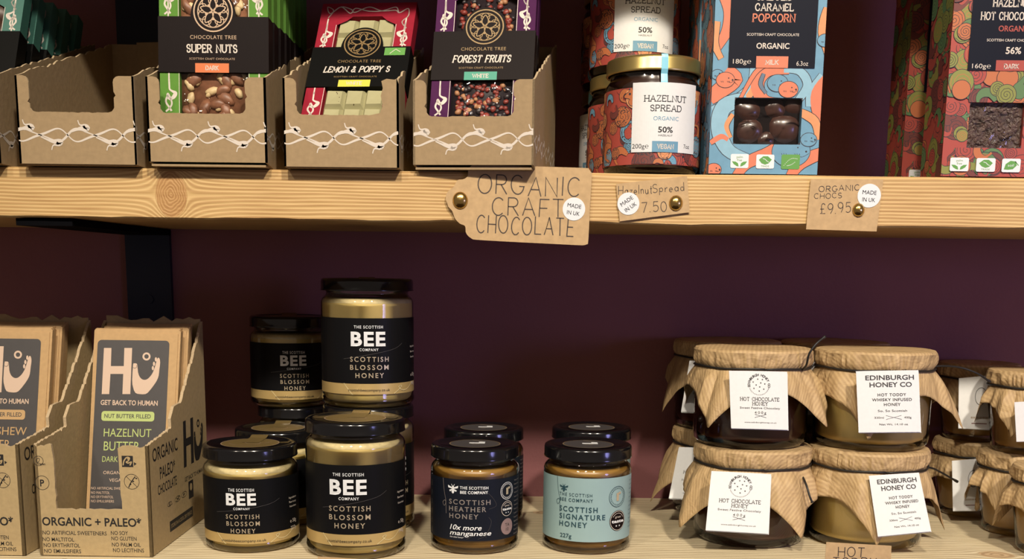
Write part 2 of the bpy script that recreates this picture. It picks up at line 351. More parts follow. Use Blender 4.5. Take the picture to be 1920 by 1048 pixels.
# ------------------------------------------------------------ lettering
_gl = {}
def glyphs(txt, bold=0., sp=1.):
    key = (txt, bold, sp)
    if key not in _gl:
        c = bpy.data.curves.new('t', 'FONT'); c.body = txt; c.offset = bold; c.space_character = sp; c.resolution_u = 3
        o = bpy.data.objects.new('t', c); COL.objects.link(o)
        me = bpy.data.meshes.new_from_object(o.evaluated_get(bpy.context.evaluated_depsgraph_get()))
        me.calc_loop_triangles()
        T = [[(me.vertices[i].co.x, me.vertices[i].co.y) for i in t.vertices] for t in me.loop_triangles]
        bpy.data.objects.remove(o); bpy.data.curves.remove(c); bpy.data.meshes.remove(me)
        xs = [p[0] for t in T for p in t] or [0, 1]
        _gl[key] = (T, min(xs), max(xs))
    return _gl[key]
CAP = .729
def text(mb, mp, txt, u, v, size, mat, h, width=None, bold=0., sp=1., align='c', rot=0., shear=0., clip=None, arc=None):
    """cap height = size, centred on (u, v)"""
    T, x0, x1 = glyphs(txt, bold, sp); k = size/CAP; kx = width/(x1-x0) if width else k
    ca, sa = cos(rot), sin(rot); wd = (x1-x0)*kx
    off = {'c': -wd/2, 'l': 0, 'r': -wd}[align]
    for t in T:
        q = []
        for x, y in t:
            a = (x-x0)*kx+off+shear*y*k; b = y*k-size/2
            if arc: r = arc[0]+b; th = arc[1]-a/arc[0]; q.append((u+r*cos(th), v+r*sin(th)))
            else: q.append((u+a*ca-b*sa, v+a*sa+b*ca))
        mb.tri(mp, q, mat, h, clip)
def arc_(cx, cy, rx, ry, a0, a1, n=10): return [(cx+rx*cos(rad(a0+(a1-a0)*i/n)), cy+ry*sin(rad(a0+(a1-a0)*i/n))) for i in range(n+1)]
def G(w_, *s): return (w_, s)
STK = {
 'A': G(.8, [(0, 0), (.4, 1), (.8, 0)], [(.15, .35), (.65, .35)]), 'B': G(.65, [(0, 0), (0, 1)], [(0, 1)]+arc_(.35, .76, .27, .24, 90, -90)+[(0, .52)], [(0, .52)]+arc_(.37, .26, .28, .26, 90, -90)+[(0, 0)]),
 'C': G(.75, arc_(.4, .5, .4, .5, 45, 315, 16)), 'D': G(.75, [(0, 0), (0, 1)], [(0, 1)]+arc_(.35, .5, .4, .5, 90, -90, 14)+[(0, 0)]),
 'E': G(.6, [(.6, 1), (0, 1), (0, 0), (.6, 0)], [(0, .52), (.5, .52)]), 'F': G(.6, [(.6, 1), (0, 1), (0, 0)], [(0, .5), (.5, .5)]),
 'G': G(.78, arc_(.4, .5, .4, .5, 45, 350, 16)+[(.8, .42), (.5, .42)]), 'H': G(.7, [(0, 0), (0, 1)], [(.7, 0), (.7, 1)], [(0, .5), (.7, .5)]),
 'I': G(.1, [(.05, 0), (.05, 1)]), 'K': G(.7, [(0, 0), (0, 1)], [(.65, 1), (0, .4)], [(.2, .57), (.7, 0)]), 'L': G(.58, [(0, 1), (0, 0), (.58, 0)]),
 'M': G(.85, [(0, 0), (0, 1), (.42, .25), (.85, 1), (.85, 0)]), 'N': G(.72, [(0, 0), (0, 1), (.72, 0), (.72, 1)]), 'O': G(.85, arc_(.42, .5, .42, .5, 90, 450, 22)),
 'P': G(.62, [(0, 0), (0, 1)]+arc_(.34, .74, .28, .26, 90, -90)+[(0, .48)]), 'R': G(.68, [(0, 0), (0, 1)]+arc_(.34, .75, .28, .25, 90, -90)+[(0, .5)], [(.3, .5), (.68, 0)]),
 'S': G(.6, arc_(.3, .75, .28, .25, 35, 270, 10)+arc_(.3, .25, .3, .25, 90, -145, 10)), 'T': G(.7, [(0, 1), (.7, 1)], [(.35, 1), (.35, 0)]),
 'U': G(.7, [(0, 1), (0, .35)]+arc_(.35, .35, .35, .35, 180, 360)+[(.7, 1)]), 'V': G(.75, [(0, 1), (.37, 0), (.75, 1)]), 'W': G(1.1, [(0, 1), (.28, 0), (.55, .9), (.82, 0), (1.1, 1)]),
 'X': G(.7, [(0, 0), (.7, 1)], [(0, 1), (.7, 0)]), 'Y': G(.7, [(0, 1), (.35, .48), (.35, 0)], [(.7, 1), (.35, .48)]), 'Z': G(.65, [(0, 1), (.65, 1), (0, 0), (.65, 0)]),
 '0': G(.62, arc_(.31, .5, .31, .5, 90, 450, 20)), '1': G(.35, [(0, .78), (.25, 1), (.25, 0)]), '2': G(.6, arc_(.3, .7, .29, .3, 160, -25, 8)+[(0, 0), (.6, 0)]),
 '3': G(.6, arc_(.28, .75, .28, .25, 150, -90)+arc_(.28, .27, .31, .27, 90, -150)), '4': G(.6, [(.45, 0), (.45, 1), (0, .3), (.62, .3)]),
 '5': G(.6, [(.55, 1), (.08, 1), (.05, .55)]+arc_(.28, .32, .31, .32, 110, -140)), '6': G(.6, arc_(.32, .6, .3, .4, 50, 180, 6)+arc_(.3, .3, .29, .3, 180, 540, 16)),
 '7': G(.58, [(0, 1), (.58, 1), (.2, 0)]), '9': G(.6, arc_(.3, .7, .29, .3, 0, 360, 16)+[(.57, .4), (.35, 0)]), '&': G(.75, [(.75, 0), (.15, .78)]+arc_(.33, .8, .18, .2, 190, -10, 8)+[(.1, .35)]+arc_(.3, .25, .28, .25, 150, 290, 8)+[(.7, .45)]),
 '.': G(.1, [(.02, .0), (.08, .03)]), '%': G(.8, [(0, 0), (.8, 1)], arc_(.16, .8, .16, .2, 0, 360, 10), arc_(.64, .2, .16, .2, 0, 360, 10)), ' ': G(.35), '£': G(.6, arc_(.38, .75, .22, .25, 20, 180, 8)+[(.2, .1), (0, 0), (.6, 0)], [(0, .45), (.45, .45)]),
 'a': G(.5, arc_(.24, .25, .22, .25, 40, 400, 12)+[(.45, .5), (.47, .0), (.53, .02)]), 'z': G(.4, [(0, .48), (.38, .48), (0, 0), (.42, 0)]), 'e': G(.42, [(.03, .27), (.4, .3)]+arc_(.21, .27, .2, .25, 10, 310, 12)),
 'l': G(.12, [(.05, 1), (.06, 0)]), 'n': G(.42, [(0, .5), (.02, 0)], [(.02, .3)]+arc_(.21, .3, .18, .2, 150, 0, 6)+[(.4, 0)]), 'u': G(.42, [(0, .5), (.02, .15)]+arc_(.2, .15, .17, .15, 180, 330, 6)+[(.4, .5), (.42, 0)]),
 't': G(.35, [(.17, .85), (.17, .05), (.3, 0)], [(0, .55), (.36, .57)]), 'p': G(.45, [(0, .5), (.02, -.35)], arc_(.22, .27, .2, .23, 150, -150, 12)), 'r': G(.3, [(0, .5), (.02, 0)], [(.02, .3), (.15, .47), (.3, .5)]),
 'd': G(.48, arc_(.22, .24, .21, .23, 40, 380, 12), [(.46, 1), (.44, 0)]), 'o': G(.45, arc_(.22, .25, .21, .24, 90, 450, 14)), 'y': G(.42, [(0, .5), (.2, .05)], [(.42, .5), (.1, -.35)]),
}
def pen_text(mb, mp, txt, u, v, size, mat, h, width=None, lw=.1, gap=.28, serif=False, rot=0., jit=0., shear=0., align='c', seed=1, maxe=None):
    """lettering drawn with a pen: slab capitals (serif) or handwriting (jit)"""
    rnd = random.Random(seed); tot = sum(STK[c][0]+gap for c in txt)-gap; k = size; kx = width/tot if width else k
    x = {'c': -tot*kx/2, 'l': 0, 'r': -tot*kx}[align]; ca, sa = cos(rot), sin(rot); wd = lw*size
    for c in txt:
        gw, st = STK[c]; dy = rnd.uniform(-jit, jit)*size; tilt = rnd.uniform(-jit, jit)
        def tr(p):
            a = x+p[0]*kx+(shear+tilt)*p[1]*k; b = p[1]*k-size/2+dy; return (u+a*ca-b*sa, v+a*sa+b*ca)
        for s_ in st:
            q = [tr(p) for p in s_]
            mb.stroke(mp, q, wd, mat, h, maxe=maxe)
            if serif:
                for e, f in ((s_[0], s_[1]), (s_[-1], s_[-2])):
                    if e[1] not in (0, 1, 1.0) and c not in 'CSG': continue
                    if c == 'O' or c in '036': continue
                    if abs(e[1]-f[1]) > abs(e[0]-f[0])*.5 and c not in 'CSG': a, b = (e[0]-.17, e[1]), (e[0]+.17, e[1])
                    else: sg = 1 if e[1] < .5 else -1; a, b = (e[0], e[1]-.02*sg), (e[0], e[1]+.2*sg)
                    mb.stroke(mp, [tr(a), tr(b)], wd*.8, mat, h)
        x += (gw+gap)*kx

# ------------------------------------------------------------ room and shelves
YF, YW, ZU, ZT = .7667, .9828, .2367, .2712
FX = Frame((0, 0, 0), (1, 0, 0), (0, 0, 1))           # u=x, v=z, h=-y
def wbox(x0, x1, y0, y1, z0, z1, mat, mb=None):
    mb = mb or MB(); mb.box(FX, x0, x1, z0, z1, -y1, -y0, mat); return mb
o = wbox(-1.6, 1.6, YW, YW+.08, -1.1, 1.5, 'wall_paint').build('wall_back', org=Vector((0, YW, 0))); o['kind'] = 'structure'
o = wbox(-1.6, 1.6, -1.9, YW, -1.16, -1.10, 'floor_boards').build('floor', org=Vector((0, 0, -1.1))); o['kind'] = 'structure'
def board(name, y0, z0, z1, mat, label, seed, z_wave=.0006):
    """rough sawn board, its long edges slightly worn"""
    mb = MB(); n = 240; V = []; F = []
    for i in range(n+1):
        x = -1.2+2.4*i/n; a = noise.noise(Vector((x*14, seed, 0)))*z_wave*2.2; b = noise.noise(Vector((x*60, seed, 3)))*z_wave
        c = .0018
        V += [(x, y0, z1-c+a*.5), (x, y0+c, z1+a*.3), (x, YW-.0006, z1), (x, YW-.0006, z0), (x, y0+c*.7, z0+a+b), (x, y0, z0+c*.6+a+b)]
    for i in range(n):
        for k in range(6): j = (k+1) % 6; F.append((i*6+k, (i+1)*6+k, (i+1)*6+j, i*6+j))
    F += [(5, 4, 3, 2, 1, 0), tuple(n*6+k for k in range(6))]
    mb.add(V, F, mat); return tagged(mb.build(name, org=Vector((0, y0, z0))), label, 'shelf')
board('shelf_board', YF, ZU, ZT-.0006, 'pine_shelf', 'thick rough pine shelf board with a knot, holding the chocolate cartons', 1.)
board('shelf_board', .732, -.036, -.0003, 'pale_shelf', 'pale worn lower shelf board under the honey jars', 7., .0003)
board('shelf_board', .748, .452, .487, 'pine_shelf', 'pine shelf board added out of view above the cartons to shade them', 4.)  # unseen board put in to shade the upper row
# bracket
bk = thing('shelf_bracket', (-.339, YW, ZU), 'dark navy steel strap bracket under the pine shelf behind the chocolate bars', 'bracket')
mb = MB(); mb.prism(FX, [(-.3584, -.12), (-.3189, -.12), (-.3189, ZU-.0005), (-.3584, ZU-.0005)], -YW+.0003, -YW+.006, 'bracket_steel')
mb.build('upright', bk)
mb = MB(); mb.prism(FX, [(-.3575, ZT+.0005), (-.3180, ZT+.0005), (-.3165, .62), (-.3560, .62)], -YW+.0003, -YW+.006, 'bracket_steel'); mb.build('upper_strap', bk)
mb = MB(); FZ = Frame((0, 0, ZU-.0006), (1, 0, 0), (0, 1, 0)); mb.prism(FZ, [(-.3584, YF+.004), (-.3189, YF+.004), (-.3189, YW-.001), (-.3584, YW-.001)], -.005, 0, 'arm_steel'); mb.build('arm', bk)
for zz in (.175, .12):
    mb = MB(); c = Vector((-.339, YW-.006, zz)); R = Frame(c, (1, 0, 0), (0, 0, 1))
    mb.prism(R, [(.004*cos(i*pi/8), .004*sin(i*pi/8)) for i in range(16)], 0, .0012, 'bracket_steel'); mb.build('screw', bk)

# ------------------------------------------------------------ tags
def handwriting(mb, fr, rows, seed=3):
    for (t, px, py, wpx, hpx, rot, lw) in rows:
        u, v = fr.P(px, py); k = .767/2042*.985
        pen_text(mb, fr, t, u, v, hpx*k, 'pen', .00075, width=wpx*k, lw=lw, rot=rad(rot), jit=.05, seed=seed)
def sticker(fr, px, py, r, rot, parent):
    mb = MB(); u, v = fr.P(px, py); mb.prism(Shift(fr, u, v), [(r*cos(i*pi/20), r*sin(i*pi/20)) for i in range(40)], .0007, .0009, 'sticker')
    sub = Shift(fr, u, v)
    ca, sa = cos(rad(rot)), sin(rad(rot))
    for t, dv, wd in (('MADE', .0022, .0095), ('IN UK', -.0026, .0088)):
        text(mb, sub, t, -dv*sa, dv*ca, .0028, 'navy_panel', .0010, width=wd, rot=rad(rot))
    mb.build('round_sticker', parent)
def Shift(fr, u, v): return lambda a, b, h=0: fr(u+a, v+b, h)
def pin(fr, px, py, r, parent, rz=0):
    mb = MB(); u, v = fr.P(px, py); n = 28; V = []; F = []; prof = [(0, .0028), (.35, .0026), (.65, .0020), (.88, .0011), (1, .0002), (.96, .0)]
    for (q, h) in prof:
        for i in range(n): a = 2*pi*i/n; V.append(fr(u+q*r*.9*cos(a), v+q*r*sin(a), .0008+h))
    for j in range(len(prof)-1):
        for i in range(n): k = (i+1) % n; F.append((j*n+i, (j+1)*n+i, (j+1)*n+k, j*n+k))
    mb.add(V, F, 'brass'); mb.build('brass_pin', parent, smooth=True)
def price_tag(label, fr, outline, rows, stick, pn, seed=3, loc=None):
    pts = [fr.P(*p) for p in outline]
    cu_ = sum(p[0] for p in pts)/len(pts); cv_ = min(p[1] for p in pts)
    t = thing('price_tag', fr(cu_, cv_), label, 'price tag')
    mb = MB(); mb.prism(fr, pts, .0002, .0006, 'tag_card'); handwriting(mb, fr, rows, seed); mb.build('card', t)
    if stick: sticker(fr, *stick, t)
    if pn: pin(fr, *pn, t)
    return t
FT = Frame((0, YF-.0012, 0), (1, 0, 0), (0, 0, 1))
big = smooth_pts([(850, 372), (850, 350), (862, 340)], 4)+smooth_pts([(866, 338), (872, 326), (880, 313), (893, 309)], 4)+smooth_pts([(1095, 315), (1104, 317), (1110, 324)], 4)+smooth_pts([(1103, 452), (1100, 459), (1092, 460)], 4)+smooth_pts([(900, 450), (884, 447), (874, 436), (872, 423)], 4)+smooth_pts([(862, 419), (853, 408), (848, 396), (838, 384), (836, 374), (842, 362), (850, 356)], 4)
big = smooth_pts([(836, 374), (837, 364), (843, 356), (851, 350), (858, 338), (869, 336), (877, 330), (878, 318), (884, 311), (893, 309)], 4)[:-1]+smooth_pts([(893, 309), (1000, 312), (1095, 315), (1104, 317), (1110, 326)], 4)[:-1]+smooth_pts([(1110, 326), (1106, 390), (1103, 450), (1100, 458), (1092, 460)], 4)[:-1]+smooth_pts([(1092, 460), (990, 455), (900, 450), (884, 447), (874, 437), (872, 424), (862, 419), (853, 409), (848, 396), (839, 386)], 4)[:-1]
price_tag('big brown luggage-shaped card handwritten ORGANIC CRAFT CHOCOLATE, pinned on the shelf edge', Frame((0, YF-.0025, 0), (1, 0, 0), (0, 0, 1)), big,
    [('ORGANIC', 992, 348, 188, 34, -2, .06), ('CRAFT', 990, 388, 132, 32, -1, .06), ('CHOCOLATE', 985, 423, 180, 32, -2, .06)], (1076, 392, .0077, -8), (863, 376, .0058))
price_tag('small brown card handwritten Hazelnut Spread 7.50, pinned below the spread jars', FT, [(1155, 345), (1288, 330), (1293, 398), (1162, 415)],
    [('Hazelnut', 1191, 356, 62, 16, 3, .07), ('Spread', 1253, 352, 58, 15, 4, .07), ('7.50', 1226, 388, 46, 18, 5, .07)], (1178, 382, .0075, 35), (1267, 381, .0052), 5)
price_tag('brown paper card handwritten ORGANIC CHOCS, pinned below the tall carton', FT, [(1520, 336), (1656, 336), (1643, 434), (1511, 430)],
    [('ORGANIC', 1573, 353, 74, 10, 3, .11), ('CHOCS', 1552, 367, 50, 9, 2, .11), ('£9.95', 1566, 390, 56, 18, 3, .07)], (1629, 367, .0079, -3), (1609, 394, .0046), 9)
FL = Frame((0, .730, 0), (1, 0, 0), (0, 0, 1))
price_tag('brown card handwritten Hot at the bottom edge, in front of the whisky honey', FL, [(1549, 1016), (1671, 1023), (1668, 1120), (1541, 1120)],
    [('HOT', 1596, 1034, 48, 18, -1, .09), ('TODDY', 1602, 1055, 80, 20, -1, .08)], None, (1640, 1090, .005), 4)
price_tag('top edge of a brown card below the large honey jar at bottom left', FL, [(596, 1043), (664, 1047), (690, 1049), (690, 1130), (592, 1130)], [], None, (640, 1100, .005), 6)

# ------------------------------------------------------------ chocolate cartons
def torn(a, b, n, amp, seed, bump=.0):
    rnd = random.Random(seed); P = []; L = math.hypot(b[0]-a[0], b[1]-a[1]); nx, ny = -(b[1]-a[1])/L, (b[0]-a[0])/L
    for i in range(1, n):
        t = (i+rnd.uniform(-.25, .25))/n; k = rnd.uniform(-amp, amp)+(amp*2.2 if rnd.random() < bump else 0)
        P.append((a[0]+(b[0]-a[0])*t+nx*k, a[1]+(b[1]-a[1])*t+ny*k))
    return P
def knotwork(mb, fr, u0, u1, v, h, period=.0375, amp=.0042, phase=0., mat='white_ink'):
    """two interlaced vine ribbons with swan-neck hooks"""
    n = int((u1-u0)/.0011)
    for s in (1, -1):
        pts = [(u0+(u1-u0)*i/n, v+s*amp*sin(2*pi*((u0+(u1-u0)*i/n)/period+phase)+.55*sin(2*pi*((u0+(u1-u0)*i/n)/period+phase)))) for i in range(n+1)]
        mb.stroke(fr, pts, .00115, mat, h, clip=(u0, u1, v-.02, v+.02), wf=lambda t: 1+.35*s*cos(2*pi*((u0+(u1-u0)*t)/period+phase)))
    k = math.floor((u0/period+phase)*2)
    while True:
        uc = (k/2+.25-phase)*period; k += 1
        if uc > u1+.004: break
        s = 1 if k % 2 else -1
        hook = smooth_pts([(uc-.009*1, v+s*.0012), (uc-.002, v+s*.0040), (uc+.0035, v+s*.0046), (uc+.0025, v+s*.0062), (uc-.0008, v+s*.0068), (uc-.0020, v+s*.0098)], 4)
        mb.stroke(fr, hook, .0019, mat, h+.00005, clip=(u0, u1, v-.02, v+.02), wf=lambda t: .35+1.9*math.exp(-((t-.42)/.22)**2))
def carton(label, xl, xr, yfront, yaw=0, depth=.178, torn_right=False, lift=.0006):
    W = xr-xl; U = Vector((cos(yaw), -sin(yaw), 0)); D = Vector((sin(yaw), cos(yaw), 0)); O = Vector((xl, yfront, ZT))
    t = thing('display_carton', O+U*W/2, label, 'carton')
    T = .0014; hf, hb = .0580, .112; sd = int(xl*1000)
    fr = Frame(O, U, (0, 0, 1))
    mb = MB(); r = .004
    if torn_right:
        pts = [(0, lift), (W, lift), (W, hf-.003), (W-.001, hf)]+[(W-.003, hf-.0005), (W-.008, hf), (W-.0115, hf-.0015), (W-.0105, hf-.006), (W-.012, hf-.011), (W-.0105, .041), (W-.0125, .036)]
    else:
        pts = [(0, lift), (W, lift), (W, hf)]+[(W-.010+r*cos(rad(a)), hf-r+r*sin(rad(a))) for a in (90, 120, 150, 180)][0:4]+[(W-.0138, .048), (W-.0125, .0455), (W-.0138, .044), (W-.0138, .038)]+[(W-.0178+r*cos(rad(a)), .0385+r*sin(rad(a))) for a in (-20, -55, -90)]
    pts += torn((W-.018, .0345), (.013, .0345), 22, .00022, sd, .12)
    pts += [(.0130+r*cos(rad(a)), .0385+r*sin(rad(a))) for a in (-90, -125, -160)]+[(.0092, .0395), (.0078, .041), (.0090, .043), (.0090, hf-.006)]+[(.005+r*cos(rad(a)), hf-r+r*sin(rad(a))) for a in (0, 30, 60, 90)]+[(0, hf)]
    mb.prism(fr, pts, -T, 0, 'carton', 'carton_edge'); knotwork(mb, fr, .0004, W-.0004, .0195, .0001, phase=.1); mb.build('front_panel', t)
    mb = MB(); mb.box(fr, T, W-T, 0, T, -depth+T, -T, 'carton'); mb.build('base_panel', t)
    side = [(0, lift), (.02, 0), (depth, 0), (depth, hb)]+torn((depth, hb), (.018, hf+.006), 34, .0006, sd+1, .25)+[(.012, hf+.0035), (.004, hf+.001), (0, hf)]
    for nm, off in (('side_panel', 0), ('side_panel', W-T)):
        f2 = Frame(O+U*off, D, (0, 0, 1))   # outward normal = +U... frame W = D x Z
        mb = MB(); mb.prism(f2, side if off else [(p[0], p[1]) for p in side], 0, T, 'carton', 'carton_edge')
        if off: knotwork(mb, f2, .001, depth-.002, .0195, T+.0001, phase=.35)
        mb.build(nm, t)
    fb = Frame(O+D*(depth-T), U, (0, 0, 1)); mb = MB()
    mb.prism(fb, [(T, 0), (W-T, 0), (W-T, hb-.002), (W*.6, hb-.001), (W*.6, hb-.0005), (T, hb)], -T+.0002, 0, 'carton', 'carton_edge'); mb.build('back_panel', t)
    mb = MB(); mb.prism(fb, [(W*.28, T), (W*.28, hb+.001), (W*.60, hb+.0018), (W*.60, T)], .0008, .002, 'carton', 'carton_edge'); mb.build('inner_flap', t)
    return t
carton('kraft display carton at far left, holding the teal chocolate packs', -.4360, -.3600, .757)
carton('empty kraft display carton with white vine border', -.3468, -.2668, .757)
carton('kraft display carton full of the nut chocolate packs', -.2586, -.1782, .7565, lift=.0028)
carton('kraft display carton with one torn front corner, holding the red lemon pack', -.1668, -.0892, .757, torn_right=True)
carton('kraft display carton at the right end of the carton row, turned, holding the purple pack', -.0800, .0020, .761, yaw=rad(6), depth=.168, lift=.003)

# ------------------------------------------------------------ chocolate packs
def tree_logo(mb, fr, u, v, r, mat, h, dark):
    mb.disc(fr, u, v, r*1.02, dark, h, n=48); mb.ring(fr, u, v, r, r*.07, mat, h+.00005); h += .00005
    mb.ring(fr, u, v, r*.80, r*.05, mat, h, ry=r*.80)
    for k in range(10):
        a = rad(90+36*k); mb.ring(fr, u+r*.56*cos(a), v+r*.56*sin(a), r*.23, r*.04, mat, h, n=20)
    for k in range(5):
        a = rad(90+72*k); c, s = cos(a), sin(a)
        L = [(0, 0), (.16, .13), (.36, .17), (.56, .10), (.68, 0), (.56, -.10), (.36, -.17), (.16, -.13)]
        pts = smooth_pts([(u+r*(x*c-y*s), v+r*(x*s+y*c)) for x, y in L], 3, True)
        mb.fill(fr, pts, dark, h+.00003); mb.stroke(fr, pts, r*.05, mat, h+.00006, closed=True)
        b = rad(90+72*k+36); mb.disc(fr, u+r*.34*cos(b), v+r*.34*sin(b), r*.10, mat, h, n=12)
def swan(mb, fr, u, v, k, mat, h, flip=1):
    P = lambda pts: [(u+flip*x*k, v+y*k) for x, y in pts]
    mb.stroke(fr, smooth_pts(P([(0, 1.0), (.02, .45), (.05, .15), (.25, .0), (.5, -.15), (.35, -.45), (.05, -.62), (-.15, -.42), (-.10, -.2), (.12, -.6), (.2, -1.0), (.0, -1.35), (-.3, -1.6)]), 4), k*.17, mat, h, wf=lambda t: .8+1.1*math.exp(-((t-.38)/.1)**2))
    mb.stroke(fr, smooth_pts(P([(-.1, -.3), (-.28, -.8), (-.05, -1.2), (.18, -1.55)]), 4), k*.15, mat, h)
def vine(mb, fr, pts, w_, mat, h): mb.stroke(fr, smooth_pts(pts, 5), w_, mat, h)
def pack(label, O, yaw, lean, c, title, tagmat, tagtxt, filling, group=None, w_=.0740, L=.142, T=.0105, gold='rose_gold', full=True, sleeve='choc_brown', shear=0., twidth=.034, kind='nuts'):
    U = Vector((cos(yaw), -sin(yaw), 0)); D = Vector((sin(yaw), cos(yaw), 0)); V = Vector((0, 0, cos(lean)))+D*sin(lean)
    O = Vector(O)+Vector((0, 0, (T+.001)*sin(lean)))
    fr = Frame(O, U, V)
    t = thing('chocolate_pack', O, label, 'chocolate'); 
    if group: t['group'] = group
    a = w_/2; W0, W1 = -a+.0135, a-.0135; rc = .005
    body = MB(); body.box(fr, -a, a, 0, L, -T, -rc, c)
    for (x0, x1, y0, y1) in ((-a, W0, 0, L), (W1, a, 0, L), (W0, W1, 0, .011), (W0, W1, L-.013, L)): body.box(fr, x0, x1, y0, y1, -rc, 0, c)
    for (x, sx) in ((W0, -1), (W1, 1)): body.fill(fr, [(x, L-.013), (x-sx*.011, L-.013), (x-sx*.007, L-.017), (x, L-.021)], c, -.0001)
    h = .0001; wi = 'white_ink'
    for x, s in ((-a+.0062, 1), (a-.0062, -1)):
        body.stroke(fr, [(x, .054), (x, .125)], .0010, wi, h); 
        if full: swan(body, fr, x, .0475, .0085, wi, h, s)
        if full and (s < 0 or True): swan(body, fr, x, .112, .0085, wi, h, s)
    if full:
        body.stroke(fr, [(W0-.0004, .011), (W0-.0004, L-.021)], .0004, wi, h); body.stroke(fr, [(W1+.0004, .011), (W1+.0004, L-.021)], .0004, wi, h)
        for s in (1, -1):
            vine(body, fr, [(-a+.006, .126), (-a+.009, .133), (-a+.004, .1365), (-a+.007, .130), (-a+.014, .1365), (-a+.022, L-.008+s*.002), (-.01, L-.007-s*.002), (0, L-.006+s*.002), (.01, L-.008), (.02, L-.006-s*.0015), (a-.012, L-.010), (a-.006, L-.006), (a-.005, L-.013), (a-.009, .121), (a-.005, .115)], .0008, wi, h)
    body.build('carton_sleeve', t)
    sl = MB(); sl.box(fr, -a-.0006, a+.0006, .0600, .0968, -T-.0006, .0010, sleeve)
    hs = .0011; lu, lv, lr = 0, .1000, .0130
    sl.prism(Shift(fr, 0, 0), [(lu+lr*1.18*cos(i*pi/24), .0967+(lr*1.42)*sin(i*pi/24)) for i in range(25)], .0002, .0010, sleeve)
    if full:
        tree_logo(sl, fr, lu, lv, lr, gold, hs, sleeve)
        text(sl, fr, 'CHOCOLATE TREE', 0, .0833, .0026, gold, hs, width=.0315, sp=1.1)
        pen_text(sl, fr, title, -.001, .0757, .0050, wi, hs, width=twidth, lw=.17, serif=True, shear=shear)
        text(sl, fr, 'SCOTTISH CRAFT CHOCOLATE', -.001, .0690, .0014, gold, hs, width=.031, sp=1.1)
        sl.rect(fr, -.0125, .0105, .0598, .0660, tagmat, hs); pen_text(sl, fr, tagtxt, -.001, .0629, .0026, wi, hs+.00005, width=.0085 if len(tagtxt) < 5 else .011, lw=.2, serif=True)
        if kind == 'lemon': sl.rect(fr, a-.018, a-.003, .0885, .0955, 'leaf_green', hs); sl.stroke(fr, [(a-.014, .090), (a-.010, .094), (a-.0065, .0915)], .0005, wi, hs+.0001)
    sl.build('printed_band', t)
    fl = MB(); rnd = random.Random(len(c)*3+len(title))
    if kind == 'lemon' or kind == 'plain':
        for i in range(3):
            for j in range(7):
                u0 = W0+(W1-W0)*i/3; v0 = .011+(L-.024)*j/7; du, dv = (W1-W0)/3, (L-.024)/7
                b = fl.add([fr(u0+du*x, v0+dv*y, -rc+z) for x, y, z in ((0, 0, 0), (1, 0, 0), (1, 1, 0), (0, 1, 0), (.14, .14, .0035), (.86, .14, .0038), (.86, .86, .0032), (.14, .86, .0036))],
                    [(4, 5, 6, 7), (0, 1, 5, 4), (1, 2, 6, 5), (2, 3, 7, 6), (3, 0, 4, 7)], filling[0])
        for i in range(14): fl.blob(fr(rnd.uniform(W0, W1), rnd.uniform(.012, L-.014), -rc+.0034), .0004, 'raisin', i, 1)
    else:
        small = kind == 'berries'; nn = 430 if small else 150
        fl.box(fr, W0, W1, .011, L-.013, -rc-.0005, -rc+.0004, filling[-1])
        for i in range(nn):
            u, v = rnd.uniform(W0+.003, W1-.003), rnd.uniform(.014, L-.017); q = rnd.random(); m_ = filling[min(len(filling)-1, int(q*len(filling)))]
            r = rnd.uniform(.0013, .0026) if small else (rnd.uniform(.0040, .0055) if m_ == 'nut_brown' or m_ == 'raisin' else rnd.uniform(.0022, .0036))
            R = Matrix.Rotation(rnd.uniform(0, 6), 3, fr.W)
            Rb = Matrix((fr.U, fr.V, fr.W)).transposed()
            fl.blob(fr(u, v, -rc+min(.001, .0033-r*.5)), r, m_, i, 2, (1.35, .8, .55) if not small else (1, .9, .7), .35, 1.1, R@Rb)
    f_ = fl.build('filling', t, smooth=not (kind == 'lemon')); f_['kind'] = 'stuff' if kind != 'lemon' else 'part'
    if f_['kind'] == 'part': del f_['kind']
    if kind == 'berries' or kind == 'nuts':
        g = MB(); g.add([fr(W0, .011, -.0006), fr(W1, .011, -.0006), fr(W1, L-.013, -.0006), fr(W0, L-.013, -.0006)], [(0, 1, 2, 3)], 'window_film'); g.build('window_film', t)
    return t, fr
zb = ZT+.0024
g_n = 'nut chocolate packs standing in their carton'
p0, _ = pack('front nut chocolate pack, dark band lettered SUPER NUTS and an orange DARK flag', (-.2166, .7665, zb), 0, rad(5), 'green_card', 'SUPER NUTS', 'orange_tag', 'DARK', ['nut_cream', 'nut_brown', 'nut_cream', 'nut_cream', 'nut_brown', 'nut_brown'], g_n)
names = ['second', 'third', 'fourth', 'fifth', 'sixth', 'seventh', 'eighth']
for k in range(7):
    dup(p0, (-.2166+.0004*(k % 3), .7665+.0170*(k+1)+.0005*(k % 2), zb+.001), 0, 'green edged nut chocolate pack, %s from the front of its carton' % names[k])
pack('red pack lettered LEMON & POPPY with a black band, leaning back in the torn carton', (-.1280, .7640, zb), rad(6), rad(34), 'red_card', 'LEMON & POPPY S', 'yellow_tag', 'WHITE', ['white_choc'], L=.140, w_=.0705, gold='dim_gold', sleeve='black_sleeve', shear=.2, twidth=.047, kind='lemon')
yy = rad(6)
pf, _ = pack('purple pack lettered FOREST FRUITS with a green WHITE flag', (-.0372, .7680, zb), yy, rad(20), 'purple_card', 'FOREST FRUITS', 'green_tag', 'WHITE', ['berry_red', 'berry_dark', 'berry_tan', 'berry_red', 'berry_dark'], 'fruit chocolate packs', gold='dim_gold', w_=.0705, shear=.2, twidth=.040, kind='berries')
dup(pf, (-.0372+.017*sin(yy), .7680+.017*cos(yy), zb+.004), 0, 'purple chocolate pack standing right behind the front fruit pack')
